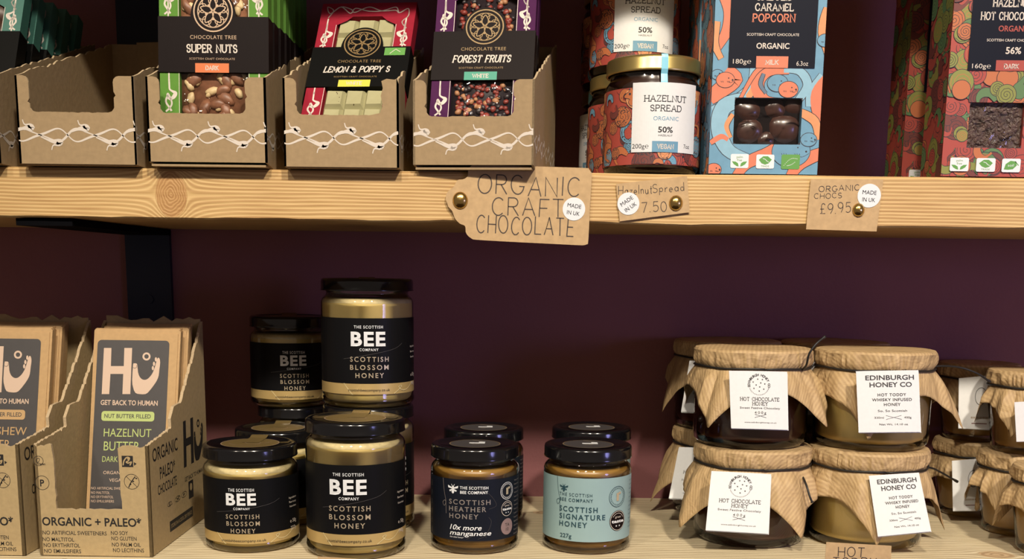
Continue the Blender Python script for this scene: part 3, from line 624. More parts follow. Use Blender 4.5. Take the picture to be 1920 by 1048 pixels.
pt, _ = pack('front teal chocolate pack with white vine, cut by the left frame edge', (-.4010, .768, zb), 0, rad(24), 'teal_card', 'SEA SALT', 'leaf_green', 'DARK', ['raisin'], 'teal chocolate packs at far left', gold='dim_gold', sleeve='black_sleeve', kind='plain', L=.138)
for k, nm in enumerate(('second', 'third', 'fourth', 'rearmost')):
    dup(pt, (-.4010+.001*k, .768+.0205*(k+1), zb), 0, 'teal chocolate pack, %s in the far left carton' % nm)

# ------------------------------------------------------------ artwork authored from measured points
def cylP(s, px, py):
    d = ray(px, py); ox, oy = EYE.x-s.c.x, EYE.y-s.c.y; A = d.x*d.x+d.y*d.y; B = 2*(ox*d.x+oy*d.y); C = ox*ox+oy*oy-s.R**2
    D = max(0, B*B-4*A*C); t = (-B-math.sqrt(D))/(2*A); q = EYE+d*t
    return ((math.atan2(q.x-s.c.x, -(q.y-s.c.y))-s.a0)*s.R, q.z-s.c.z)
Cyl.P = cylP
def span(mp, px, py, w_, hh):
    a, b = mp.P(px-w_/2, py), mp.P(px+w_/2, py); c, d = mp.P(px, py-hh/2), mp.P(px, py+hh/2)
    return (a[0]+b[0])/2, (c[1]+d[1])/2, b[0]-a[0], c[1]-d[1]
def tx(mb, mp, t, px, py, w_, hh, mat, h, **k):
    u, v, a, b = span(mp, px, py, w_, hh); text(mb, mp, t, u, v, b, mat, h, width=a, **k)
def px_(mp, pts): return [mp.P(*p) for p in pts]
def sl_(mb, mp, t, px, py, w_, hh, mat, h, **k):
    u, v, a, b = span(mp, px, py, w_, hh); pen_text(mb, mp, t, u, v, b, mat, h, width=a, serif=k.pop('serif', True), lw=k.pop('lw', .17), **k)
def outlined(mb, mp, pts, w_, mat, h, clip, maxe, taper=.75, k=5):
    P = smooth_pts(pts, k); wf = lambda t: taper+(1-taper)*sin(pi*min(1, t*1.15+.05))
    mb.stroke(mp, P, w_+.0009, 'outline', h, clip, maxe, wf); mb.stroke(mp, P, w_, mat, h+.00002, clip, maxe, wf)
def swirls(mb, mp, box, pal, n, r0, r1, seed, h, maxe=None):
    rnd = random.Random(seed); u0, u1, v0, v1 = box; hh = h
    for i in range(n):
        u, v, r = rnd.uniform(u0, u1), rnd.uniform(v0, v1), rnd.uniform(r0, r1); m_ = rnd.choice(pal); hh += .000004
        k = rnd.random()
        if k < .55:
            mb.disc(mp, u, v, r+.0004, 'outline', hh, box, maxe, 24); mb.disc(mp, u, v, r, m_, hh+.000003, box, maxe, 24)
            a0 = rnd.uniform(0, 6); sp = [(u+r*.92*(1-t/26)*cos(a0+t*.72), v+r*.92*(1-t/26)*sin(a0+t*.72)) for t in range(26)]
            mb.stroke(mp, sp, .00035, 'outline' if rnd.random() < .7 else 'sq_orange', hh+.000005, box, maxe)
        elif k < .86:
            a = rnd.uniform(0, 6); L = r*2.4; pts = [(u+L*t*cos(a+t*1.6), v+L*t*sin(a+t*1.6)) for t in (-.6, -.3, 0, .3, .6)]
            outlined(mb, mp, pts, r*.8, m_, hh, box, maxe, .3)
        else:
            s = rnd.choice((1, -1)); K = [(0, .5), (.35, .9), (.5, .55), (1.05, .15), (1.0, -.1), (.45, -.25), (.6, -.5), (.3, -.9), (-.3, -.8), (-.5, 0)]
            pts = smooth_pts([(u+s*x*r, v+y*r) for x, y in K], 3, True); mb.fill(mp, pts, m_, hh+.000002, box, maxe); mb.stroke(mp, pts, .00035, 'outline', hh+.000004, box, maxe, closed=True)
            mb.disc(mp, u+s*.45*r, v+.25*r, r*.13, 'outline', hh+.000006, box, maxe, 10)
def badge(mb, mp, x0, x1, y0, y1, kind, h):
    a, b = mp.P(x0, y1), mp.P(x1, y0); u0, u1, v0, v1 = a[0], b[0], a[1], b[1]; W = u1-u0; H = v1-v0
    c = (u0+W/2, v0+H/2); F = lambda pts: [(c[0]+x*W, c[1]+y*H) for x, y in pts]
    mb.rrect(mp, u0, u1, v0, v1, W*.09, 'leaf_green' if kind == 'eu' else 'sticker', h); h += .00006
    if kind == 'free':
        for s in (1, -1): mb.fill(mp, F([(s*.04, -.38), (s*.15, -.36), (s*.32, -.22), (s*.42, -.02), (s*.22, -.04), (s*.08, -.16)]), 'leaf_green', h)
        text(mb, mp, 'palm', c[0], c[1]+.30*H, .17*H, 'leaf_green', h, width=.34*W); text(mb, mp, 'free', c[0], c[1]+.08*H, .17*H, 'leaf_green', h, width=.28*W)
    elif kind == 'trade':
        mb.fill(mp, F([(-.36, .12), (-.12, .38), (.14, .38), (.36, .14), (.18, -.14), (0, -.22), (-.2, -.12)]), 'leaf_green', h)
        mb.stroke(mp, F([(-.14, .22), (0, .16), (.1, .02), (.2, -.04)]), W*.03, 'sticker', h+.00004); text(mb, mp, 'TRADE', c[0], c[1]-.33*H, .13*H, 'leaf_green', h, width=.45*W)
    elif kind == 'eu':
        for i in range(12):
            t = i/11; x = -.35+.7*t; y = -.25+.45*t+.22*sin(pi*t)
            mb.disc(mp, c[0]+x*W, c[1]+y*H, W*.02, 'sticker', h, n=6)
            if i < 9: mb.disc(mp, c[0]+(x*.8+.1)*W, c[1]+(y-.33*sin(pi*t)-.02)*H, W*.02, 'sticker', h, n=6)
    else:
        mb.fill(mp, F([(-.38, -.3), (-.30, .1), (-.05, .34), (.25, .30), (.30, 0), (.1, -.28), (-.15, -.32)]), 'leaf_green', h); mb.stroke(mp, F([(.2, .3), (.4, .0)]), W*.04, 'leaf_green', h)
        text(mb, mp, 'soil', c[0]-.02*W, c[1]+.02*H, .2*H, 'sticker', h+.00004, width=.32*W)

# ------------------------------------------------------------ tall chocolate cartons
def tall_carton(label, x0, x1, yf, depth, H, base, window, pal_side, contents, front_art, group):
    t = thing('tall_carton', ((x0+x1)/2, yf, ZT), label, 'chocolate box', group)
    fr = Frame((x0, yf, ZT+.0003), (1, 0, 0), (0, 0, 1)); W = x1-x0; (a, b), (c, d) = fr.P(window[0], window[3]), fr.P(window[1], window[2])
    c = min(c, W-.002)
    mb = MB(); rc = .006
    mb.box(fr, 0, W, 0, H, -depth, -rc, base)
    for q in ((0, a, 0, H), (c, W, 0, H), (a, c, 0, b), (a, c, d, H)): mb.box(fr, *q, -rc, 0, base)
    r = .0025
    for (cx, cy, sx, sy) in ((a, b, 1, 1), (c, b, -1, 1), (a, d, 1, -1), (c, d, -1, -1)):
        mb.fill(fr, [(cx, cy), (cx+sx*r, cy), (cx+sx*r*.3, cy+sy*r*.3), (cx, cy+sy*r)], 'outline', -.0001)
    win = (a, c, b, d)
    # left side face carries the same print
    fs = Frame((x0, yf+depth, ZT+.0003), (0, -1, 0), (0, 0, 1)); swirls(mb, fs, (0.0005, depth-.0005, .0005, H-.001), pal_side, 90, .004, .010, 5, .00008)
    for clip in ((0, W, 0, b), (0, W, d, H), (0, a, b, d), (c, W, b, d)): front_art(mb, fr, W, H, clip)
    front_art(mb, fr, W, H, None)
    mb.build('printed_box', t); contents(t, fr, win, rc)
    g = MB(); g.add([fr(a, b, -.0008), fr(c, b, -.0008), fr(c, d, -.0008), fr(a, d, -.0008)], [(0, 1, 2, 3)], 'window_film'); g.build('window_film', t)
    return t
def pop_front(mb, fr, W, H, clip):
    P = lambda *p: [fr.P(*q) for q in p]; k = .000357
    if clip:
        L = [('coral', 22, (1352, -20), (1368, 20), (1362, 60), (1340, 95)), ('coral', 30, (1330, 185), (1352, 168), (1378, 148), (1362, 130)),
             ('sky_light', 14, (1335, 205), (1375, 188), (1405, 162), (1412, 125)), ('peach', 12, (1385, 202), (1412, 168), (1426, 125)),
             ('coral', 26, (1480, 128), (1440, 130), (1420, 155), (1432, 188), (1470, 195)), ('sky_light', 16, (1495, 190), (1514, 160), (1500, 134), (1470, 130)),
             ('sky_light', 12, (1516, 200), (1520, 170), (1540, 140)), ('peach', 28, (1556, 15), (1548, 60), (1556, 100)), ('coral', 26, (1560, 140), (1534, 175), (1536, 215), (1545, 240)),
             ('sky_light', 30, (1400, 185), (1358, 200), (1348, 240), (1364, 280), (1400, 300)), ('peach', 9, (1374, 214), (1362, 236), (1370, 258)),
             ('coral', 24, (1480, 262), (1440, 288), (1400, 306), (1378, 335)), ('coral', 10, (1332, 268), (1352, 256), (1365, 262)), ('peach', 16, (1500, 210), (1528, 228), (1534, 262)),
             ('coral', 24, (1545, 285), (1500, 306), (1478, 338)), ('peach', 14, (1345, 40), (1340, 80), (1352, 110)), ('coral', 8, (1440, 120), (1415, 138), (1380, 200)), ('otter_grey', 7, (1432, 138), (1426, 158), (1436, 175))]
        h = .00008
        for i, (m_, w_, *p) in enumerate(L): outlined(mb, fr, P(*p), w_*k, m_, h+i*.000006, clip, None)
        h = .0002
        for (x, y, r, m_) in ((1483, 284, 36, 'sky'), (1345, 140, 11, 'sky'), (1360, 150, 17, 'coral'), (1458, 156, 19, 'sky'), (1478, 168, 18, 'coral'), (1547, 76, 14, 'sky'), (1516, 262, 15, 'sky'), (1338, 318, 14, 'coral'), (1555, 175, 10, 'otter_grey')):
            u, v = fr.P(x, y); mb.disc(fr, u, v, r*k+.0004, 'outline', h, clip, ry=r*k*.80+.0004); mb.disc(fr, u, v, r*k, m_, h+.00002, clip, ry=r*k*.80); h += .00003
            mb.disc(fr, u+.35*r*k, v+.2*r*k, .0005, 'outline', h, clip, n=8); mb.disc(fr, u+.80*r*k, v+.0*r*k, .0007, 'outline', h, clip, n=8); mb.stroke(fr, smooth_pts([(u+r*k*.95, v-r*k*.1), (u+r*k*.6, v-r*k*.28), (u+r*k*.35, v-r*k*.2)], 3), .0003, 'outline', h, clip)
            for x_ in (-.5, -.38, -.26, .2, .32, .44): mb.stroke(fr, [(u+r*k*x_, v-r*k*.1), (u+r*k*x_+.0004, v-r*k*.1-.0010)], .0003, 'outline', h, clip)
        return
    h = .0005
    q = P((1371, 0), (1538, 0), (1527, 130), (1365, 125)); u0, u1, v0 = q[3][0], q[2][0], (q[2][1]+q[3][1])/2
    mb.rect(fr, u0, u1, v0, H-.012, 'navy_panel', h); h += .00006
    a, b = fr.P(1417, 127), fr.P(1478, 106); mb.rect(fr, a[0], b[0], v0-.00002, b[1], 'coral', h); sl_(mb, fr, 'MILK', 1447, 117, 23, 8, 'white_ink', h+.00005, lw=.2)
    sl_(mb, fr, 'CARAMEL', 1452, 14, 71, 13, 'white_ink', h); sl_(mb, fr, 'POPCORN', 1451, 34, 78, 14, 'coral', h)
    sl_(mb, fr, 'SALTED', 1452, -6, 66, 13, 'white_ink', h); tx(mb, fr, 'SCOTTISH CRAFT CHOCOLATE', 1449, 65, 98, 5, 'white_ink', h, bold=.01); tx(mb, fr, 'ORGANIC', 1449, 86, 62, 11, 'white_ink', h, bold=.02)
    tx(mb, fr, '180g\u212e', 1391, 115, 34, 9, 'white_ink', h); tx(mb, fr, '6.3oz', 1504, 119, 22, 9, 'white_ink', h)
    badge(mb, fr, 1369, 1404, 289, 315, 'free', .0004); badge(mb, fr, 1417, 1452, 290, 316, 'trade', .0004); badge(mb, fr, 1464, 1500, 290, 317, 'eu', .0004)
def pop_in(t, fr, win, rc):
    a, c, b, d = win; rnd = random.Random(4)
    mb = MB(); mb.box(fr, a, c, b, d, -rc-.012, -rc+.0002, 'choc_brown'); mb.build('inner_bag', t)
    for i, (x, y, r) in enumerate(((.22, .78, .0115), (.26, .28, .0120), (.78, .38, .0130), (.62, .80, .0095), (.52, .12, .0075), (.93, .85, .0085))):
        mb = MB(); mb.blob(fr(a+(c-a)*x, b+(d-b)*y, -rc-r*.55), r, 'chocolate', i, 3, (1.1, .8, .95), .14, 1.2); mb.build('chocolate_ball', t, smooth=True)
xa, xb = at(1328, 324, 'y', .77).x, at(1532, 327, 'y', .77).x
pop = tall_carton('tall blue and orange carton lettered CARAMEL POPCORN with a window of chocolate balls', xa, xb, .7700, .058, .160, 'sky', (1374, 1505, 184, 270), ['coral', 'peach', 'otter_grey', 'sky'], pop_in, pop_front, 'tall chocolate cartons')
dup(pop, (pop.location.x-.001, .8305, ZT), 0, 'second blue and orange tall carton, behind the CARAMEL POPCORN one')
PAL = ['sq_red', 'sq_orange', 'sq_olive', 'sq_green', 'sq_dark', 'sq_red', 'sq_olive']
def hot_front(mb, fr, W, H, clip):
    if clip: swirls(mb, fr, clip, PAL, int(1900*(clip[1]-clip[0])*(clip[3]-clip[2])*12), .0035, .0085, 11, .00008); return
    P = fr.P; h = .0011; u0 = P(1813, 131)[0]; v0 = P(1860, 133)[1]
    mb.rect(fr, u0, W-.009, v0, H-.012, 'navy_panel', h); h += .00006
    a, b = P(1865, 134), P(1926, 114); mb.rect(fr, a[0], b[0], v0-.00002, b[1], 'sq_red', h); sl_(mb, fr, 'DARK', 1895, 125, 26, 8, 'white_ink', h+.00005, lw=.2)
    sl_(mb, fr, 'HAZELNUT', 1898, 6, 72, 14, 'white_ink', h, align='c'); sl_(mb, fr, 'HOT CHOCOLATE', 1896, 31, 114, 14, 'white_ink', h, lw=.15); tx(mb, fr, 'ORGANIC', 1901, 54, 60, 11, 'sq_red', h, bold=.02)
    tx(mb, fr, 'SCOTTISH CRAFT CHOCOLATE', 1898, 76, 98, 5, 'white_ink', h, bold=.01); tx(mb, fr, '56%', 1899, 95, 29, 13, 'white_ink', h, bold=.02); tx(mb, fr, '160g\u212e', 1839, 124, 35, 9, 'white_ink', h)
    badge(mb, fr, 1779, 1816, 296, 321, 'free', h); badge(mb, fr, 1828, 1866, 297, 322, 'trade', h); badge(mb, fr, 1876, 1913, 298, 323, 'soil', h)
def hot_in(t, fr, win, rc):
    a, c, b, d = win; mb = MB(); mb.box(fr, a, c, b, d, -rc-.008, -rc+.003, 'choc_flakes'); 
    rnd = random.Random(8)
    for i in range(240): mb.blob(fr(rnd.uniform(a+.001, c-.001), rnd.uniform(b+.001, d-.001), -rc+.003), rnd.uniform(.0008, .0018), 'choc_flakes', i, 1, (1.4, .5, .8), .4, 1.5, Matrix.Rotation(rnd.uniform(0, 6), 3, 'Y'))
    f_ = mb.build('chocolate_flakes', t); f_['kind'] = 'stuff'
xa = at(1764, 327, 'y', .77).x
hot = tall_carton('red and green patterned tall carton lettered HOT CHOCOLATE, cut by the right frame edge', xa, xa+.0742, .7700, .040, .160, 'sq_red', (1812, 1922, 193, 277), PAL, hot_in, hot_front, 'tall hot chocolate cartons')
xb = at(1690, 327, 'y', .86).x
dup(hot, (xb+.0371, .860, ZT), 0, 'red and green patterned tall carton standing behind, left of the HOT CHOCOLATE one')

# ------------------------------------------------------------ hazelnut spread jars
def spread_jar(X, Y, z, label):
    t = thing('spread_jar', (X, Y, z), label, 'jar', 'hazelnut spread jars'); r = .0337; c = Vector((X, Y, z))
    mb = MB(); mb.lathe(c, [(0, .0015), (.027, .0012), (.0295, 0), (.032, .0012), (.0334, .0045), (.0334, .0570), (.0330, .0600), (.0310, .0630), (.0300, .0640), (.0304, .0665), (.0296, .0700)], 'jar_glass'); mb.build('glass_body', t, smooth=True)
    mb = MB(); mb.lathe(c, [(0, .0030), (.029, .0030), (.0312, .006), (.0325, .010), (.0325, .0565), (.0300, .0615), (.0290, .065), (.0288, .0672), (0, .0672)], 'choc_paste'); mb.build('chocolate_spread', t, smooth=True)
    mb = MB(); mb.lathe(c, [(0, .0770), (.0262, .0770), (.0272, .0780), (.0305, .0780), (.0322, .0772), (.0328, .0755), (.0328, .0690), (.0332, .0680), (.0326, .0672), (.0316, .0675)], 'lid_gold', 96); mb.build('lid', t, smooth=True)
    cy = Cyl(c, r); mb = MB(); W = 2*pi*r*.47; E_ = .0028
    mb.rect(cy, -W, W, .0056, .0562, 'sq_red', 0, maxe=E_)
    box = (-W+.001, W-.001, .006, .0558)
    swirls(mb, cy, box, ['sq_red', 'sq_red', 'sq_orange', 'sky', 'sq_dark', 'peach', 'sq_orange'], 150, .0035, .0085, 21, .00006, E_)
    if z < .3:
        h = .0008
        a, b = cy.P(1184, 286), cy.P(1303, 161); mb.rect(cy, a[0], b[0], a[1], b[1], 'paper_white', h, maxe=E_)
        h += .00008
        sl_(mb, cy, 'HAZELNUT', 1247, 185, 75, 11, 'grey_ink', h, lw=.15); sl_(mb, cy, 'SPREAD', 1248, 203, 56, 11, 'grey_ink', h, lw=.15); tx(mb, cy, 'ORGANIC', 1248, 222, 46, 8, 'sky', h)
        tx(mb, cy, '50%', 1247, 243, 27, 11, 'ink', h, bold=.02); tx(mb, cy, 'HAZELNUT', 1247, 254, 26, 3.5, 'ink', h); tx(mb, cy, '200g\u212e', 1201, 274, 30, 9, 'grey_ink', h); tx(mb, cy, '7oz', 1285, 275, 10, 8, 'grey_ink', h)
        a, b = cy.P(1222, 285), cy.P(1270, 266); mb.rect(cy, a[0], b[0], a[1], b[1], 'sky', h, maxe=E_); sl_(mb, cy, 'VEGAN', 1247, 275, 29, 8, 'white_ink', h+.00006, lw=.2)
    mb.build('label', t)
    # paper seal strip over the lid
    uc = cy.P(1246, 150)[0]/r if z < .3 else .25; mb = MB(); V = []
    path = [(.016, .07825), (.0305, .0783), (.0325, .0775), (.0331, .0755), (.0335, .0680), (.0325, .0650), (.0336, .0600), (.0340, .0560), (.0340, .0555)]
    for (rr, zz) in path:
        for k in range(3): a = uc+(k-1)*.0023/.033; V.append(c+Vector((rr*sin(a), -rr*cos(a), zz)))
    mb.add(V, [(i*3+k, i*3+k+1, i*3+k+4, i*3+k+3) for i in range(len(path)-1) for k in range(2)], 'sky_seal'); mb.build('seal_strip', t)
    return t
sj = spread_jar(.0848, .8003, ZT, 'front hazelnut spread jar with gold lid and blue seal strip, white HAZELNUT SPREAD label')
X2 = at(1186, 200, 'y', .869).x; X3 = at(1166, 200, 'y', .938).x
dup(sj, (X2, .869, ZT), rad(-2), 'hazelnut spread jar standing just behind the front one, lid mostly hidden')
dup(sj, (X2, .869, ZT+.0782), rad(-2), 'raised hazelnut spread jar cut by the top edge, dim cream label, second row')
dup(sj, (X3, .938, ZT), rad(-62), 'rearmost hazelnut spread jar on the shelf, only its left side showing')
dup(sj, (X3, .938, ZT+.0782), rad(20), 'rearmost raised hazelnut spread jar, only a sliver at left showing')

# ------------------------------------------------------------ honey jars
def honey_jar(name, X, Y, z, r, h, honey, label_fn, label, group, lid_fn, fill=.80, foam=True, cat='honey jar', lab=(.15, .72)):
    t = thing(name, (X, Y, z), label, cat, group); c = Vector((X, Y, z)); k = r
    zl = h-.0092
    gl = [(0, .0020), (.80*k, .0016), (.86*k, 0), (.94*k, .0008), (.995*k, .0036), (1.0*k, .0052), (.992*k, .0066), (.985*k, .0080), (.985*k, zl-.0105), (.985*k, zl-.0085), (.955*k, zl-.0060), (.90*k, zl-.0040), (.875*k, zl-.0030), (.87*k, zl-.0012), (.895*k, zl-.0002), (.87*k, zl+.0010), (.87*k, h-.002)]
    mb = MB(); mb.lathe(c, gl, 'jar_glass', 84); mb.build('glass_body', t, smooth=True)
    mb = MB(); zf = zl-.0095
    mb.lathe(c, [(0, .0042), (.86*k, .0042), (.925*k, .0066), (.95*k, .0100), (.955*k, zf), (.94*k, zf+.0022), (.90*k, zf+.0030)], honey, 84)
    if foam: mb.lathe(c, [(.957*k, zf+.0002), (.945*k, zf+.0024), (.91*k, zf+.0036), (0, zf+.0038)], 'foam', 84)
    else: mb.lathe(c, [(.90*k, zf+.0030), (0, zf+.0030)], honey, 84)
    mb.build('honey', t, smooth=True)
    mb = MB(); mb.lathe(c, [(0, h-.0010), (.80*k, h-.0010), (.835*k, h), (.93*k, h), (.968*k, h-.0008), (.98*k, h-.0024), (.98*k, h-.0080), (.99*k, h-.0086), (.985*k, h-.0092), (.93*k, h-.0092), (.93*k, h-.002), (0, h-.002)], 'black_lid', 96)
    ld = mb.build('lid', t, smooth=True, auto=50); FTp = Frame(c+Vector((0, 0, h-.0009)), (1, 0, 0), (0, 1, 0)); mb = MB(); lid_fn(mb, FTp, k, h, c); mb.build('lid_seal', ld, org=c)
    cy = Cyl(c, .988*k); mb = MB(); label_fn(mb, cy, k, h); mb.build('label', t)
    return t
def seal_gold(mb, fp, k, h, c):
    mb.disc(fp, 0, 0, .60*k, 'gold_seal', .0002, n=48); mb.ring(fp, 0, 0, .60*k, .0007, 'rose_gold', .0003)
    q = smooth_pts([(-.42*k, -.12*k), (-.2*k, -.30*k), (.12*k, -.28*k), (.22*k, 0), (.05*k, .22*k), (-.12*k, .1*k), (.0, -.08*k), (.3*k, .0), (.42*k, .2*k)], 5); mb.stroke(fp, q, .0006, 'rose_gold', .0003)
    V = []
    for (y, zz) in ((.05*k, .0004), (.70*k, .0005), (.84*k, .0016), (.94*k, .0016), (1.0*k, -.002), (1.005*k, -.009)):
        for s in (-1, 1): V.append(fp(s*.0065, y, zz))
    mb.add(V, [(2*i, 2*i+1, 2*i+3, 2*i+2) for i in range(5)], 'gold_seal')
def seal_dark(mb, fp, k, h, c):
    mb.disc(fp, 0, 0, .58*k, 'hu_dark', .0002, n=48); mb.ring(fp, 0, 0, .56*k, .0005, 'dim_gold', .0003)
    mb.stroke(fp, smooth_pts([(-.1*k, .05*k), (-.02*k, -.1*k), (.12*k, .0), (.2*k, .2*k), (.05*k, .38*k), (-.08*k, .5*k)], 4), .0006, 'gold_text', .0003)
    mb.rect(fp, -.13*k, .22*k, -.02*k, .12*k, 'sticker', .0004); mb.rect(fp, .08*k, .22*k, .10*k, .24*k, 'sticker', .0004)
E_ = .0026
def wrapl(mb, cy, k, v0, v1, mat, h=0, frac=.46): W = 2*pi*cy.R*frac; mb.rect(cy, -W, W, v0, v1, mat, h, maxe=E_)
def bee_label(sc):
    def f(mb, cy, k, h):
        if sc == 'S': v0, v1, v2 = .0070, .0145, .0545; rows = [('THE SCOTTISH', 452, 919, 48, 6), ('BEE', 452, 936, 56, 22), ('COMPANY', 453, 954, 31, 4.5), ('SCOTTISH', 455, 969, 62, 8.5), ('BLOSSOM', 456, 982, 62, 8.5), ('HONEY', 456, 995.5, 46, 8.5), ('scottishbeecompany.co.uk', 458, 1014, 83, 5)]
        else: v0, v1, v2 = .0108, .0190, .0688; rows = [('THE SCOTTISH', 653, 890, 58, 6), ('BEE', 653, 913, 69, 28), ('COMPANY', 654, 935, 38, 5.5), ('SCOTTISH', 656, 954, 77, 10), ('BLOSSOM', 656, 970, 77, 10), ('HONEY', 656, 986, 57, 10), ('scottishbeecompany.co.uk', 656, 1015, 83, 5.5)]
        wrapl(mb, cy, k, v0, v1, 'gold_foil'); wrapl(mb, cy, k, v1, v2, 'black_label')
        h = .0003
        for i, (t_, x, y, w_, hh) in enumerate(rows):
            m_ = 'sticker' if i < 3 else ('gold_text' if i < 6 else 'ink')
            tx(mb, cy, t_, x, y, w_, hh, m_, h, bold=(.034 if i == 1 else .015 if i < 3 else .012 if i < 6 else 0.), sp=1.12 if i == 1 else 1.25 if i in (0, 2) else 1.4 if 3 <= i < 6 else 1.)
        a = cy.P(rows[0][1], rows[0][2])[0]; m_ = 'gold_text'
        for s in (1, -1): mb.stroke(cy, smooth_pts([(a-.020, v1+.0002), (a-.014, v0+.001), (a-.0125, v0)], 4) if s > 0 else smooth_pts([(a+.020, v0+.0003), (a+.027, v0+.0050), (a+.0265, v0+.0062), (a+.0245, v0+.0052), (a+.0275, v0+.0028), (a+.034, v0+.0030), (a+.042, v1)], 4), .00055, 'foam', h)
        for j, yy in enumerate((.62, .56, .50, .30, .20)): text(mb, cy, ('Ingredients:', 'Raw honey', 'from bees', 'e 50g', '%s' % ('227g' if sc == 'S' else '340g'))[j], a+cy.R*1.22, v2*yy+.004, .0016 if j < 3 else .0028, 'white_ink', h)
        mb.stroke(cy, smooth_pts([(a-.02, v2*.55), (a, v2*.6), (a+.02, v2*.66), (a+.028, v2*.72)], 4), .0003, 'hu_dark', h)
        tx(mb, cy, 'Best before: see lid', rows[0][1]+10, rows[0][2]-(45 if sc == 'S' else 52), 70, 4, 'raisin', -.0004) if False else None
    return f
def bee_icon(mb, mp, px, py, s, mat, h):
    u, v, a, _ = span(mp, px, py, s, s); k = a/2
    for (x, y, r, ry) in ((0, -.3, .26, .5), (0, .28, .2, .2)): mb.disc(mp, u+x*k, v+y*k, r*k, mat, h, n=14, ry=ry*k)
    for s_ in (1, -1):
        mb.fill(mp, [(u+s_*x*k, v+y*k) for x, y in ((.1, .2), (.95, .55), (.9, .15), (.2, .0))], mat, h); mb.fill(mp, [(u+s_*x*k, v+y*k) for x, y in ((.15, -.05), (.7, -.25), (.55, -.5), (.12, -.2))], mat, h)
        mb.stroke(mp, [(u+s_*.1*k, v+.45*k), (u+s_*.3*k, v+.75*k)], k*.08, mat, h)
def round_badge(mb, mp, px, py, wpx, fillm, linem, kind, h):
    u, v, a, _ = span(mp, px, py, wpx, wpx); r = a/2
    r = abs(mp.P(px, py-wpx*.66)[1]-mp.P(px, py+wpx*.66)[1])/2 if kind != 'x' else r
    if fillm: mb.disc(mp, u, v, r, fillm, h, n=36, maxe=E_)
    if kind == 'ring':
        mb.ring(mp, u, v, r, .00035, linem, h+.00006); text(mb, mp, 'gathered slowly cared for with bees', u, v, .0010, linem, h+.00006, width=2*pi*r*.80*.8, arc=(r*.80, rad(90)+.0)) if False else None
        for k in range(30):
            an = 2*pi*k/30; mb.stroke(mp, [(u+r*.74*cos(an), v+r*.74*sin(an)), (u+r*.88*cos(an+.05), v+r*.88*sin(an+.05))], .0004, linem, h+.00006)
        mb.stroke(mp, [(u, v-r*.42), (u, v+r*.35)], .0022, 'gold_text', h+.00006); mb.stroke(mp, [(u+.0006, v+r*.30), (u+.0030, v+r*.36)], .0016, 'gold_text', h+.0001)
    elif kind == 'taste':
        mb.ring(mp, u, v, r*.92, .00035, linem, h+.0001); mb.stroke(mp, [(u+r*.72*cos(i*.2), v+r*.72*sin(i*.2)) for i in range(2, 14)], .0003, linem, h+.0001)
        text(mb, mp, 'great', u, v+r*.38, r*.22, linem, h+.00012, width=r*.75); text(mb, mp, 'taste', u, v-.03*r, r*.32, 'sticker', h+.00012, width=r*1.55, bold=.03)
        for s in (-1, 1):
            P = [(u+s*r*.2+r*.11*(1 if i % 2 == 0 else .45)*cos(rad(90+36*i)), v-r*.5+r*.11*(1 if i % 2 == 0 else .45)*sin(rad(90+36*i))) for i in range(10)]; mb.fill(mp, P, 'sticker', h+.00012)
    elif kind == 'ta':
        for t_, d in (('TA', .25), ('10', -.3)): text(mb, mp, t_, u, v+d*r, r*.42, 'ink', h+.0001)
def threads(mb, cy, v0, v1, mat, x0=-.0235):
    P = [(x0, v1), (x0+.0012, v1-.010), (x0+.0028, v1-.017), (x0+.0012, v1-.0205), (x0-.0002, v1-.018), (x0+.0025, v1-.0168), (x0+.003, v1-.026)]; mb.stroke(cy, smooth_pts(P, 5), .00030, mat, .0003)
def heather_label(mb, cy, k, h):
    v0, v1 = .0105, .0558; wrapl(mb, cy, k, v0, v1, 'navy_label'); h = .0003
    bee_icon(mb, cy, 850, 916, 20, 'sticker', h)
    for t_, x, y, w_, hh, m_, b_, s_ in (('THE SCOTTISH', 889, 915, 53, 5.5, 'sticker', .015, 1.1), ('BEE COMPANY', 889, 923.5, 52, 5.5, 'sticker', .025, 1.1), ('SCOTTISH', 881, 942, 77, 9.5, 'grey_text', .012, 1.3), ('HEATHER', 877, 955, 69, 9.5, 'grey_text', .012, 1.3), ('HONEY', 870, 968, 54, 9.5, 'grey_text', .012, 1.3)):
        tx(mb, cy, t_, x, y, w_, hh, m_, h, bold=b_, sp=s_)
    tx(mb, cy, '10x more', 873, 989, 58, 10, 'sticker', h, bold=.01, shear=.3); tx(mb, cy, 'manganese', 882, 1000, 76, 9, 'sticker', h, bold=.01, shear=.3); tx(mb, cy, 'than other honeys*', 857, 1006.5, 26, 3, 'sticker', h)
    round_badge(mb, cy, 949, 920, 24, None, 'sticker', 'ring', h); round_badge(mb, cy, 949, 953, 23, None, 'white_ink', 'taste', h); round_badge(mb, cy, 949, 987, 23, 'seal_mauve', 'ink', 'ta', h)
    threads(mb, cy, v0, v1, 'grey_text')
    for (a, b, c_, d) in ((-.004, .012, .010, .013), (.012, .034, -.004, .052), (.004, .012, .012, .028)): mb.stroke(cy, smooth_pts([(a, b), (a+.006, b+.003), ((a+c_)/2+.006, (b+d)/2+.004), (c_, d)], 5), .00025, 'hu_dark', h)
    for j in range(14): text(mb, cy, 'honey from', cy.R*1.24, v1-.003-j*.0031, .0013, 'grey_text', h, rot=0)
    for j in range(6): text(mb, cy, 'bees', -cy.R*1.2, v1-.006-j*.007, .0016, 'grey_text', h, rot=rad(90))
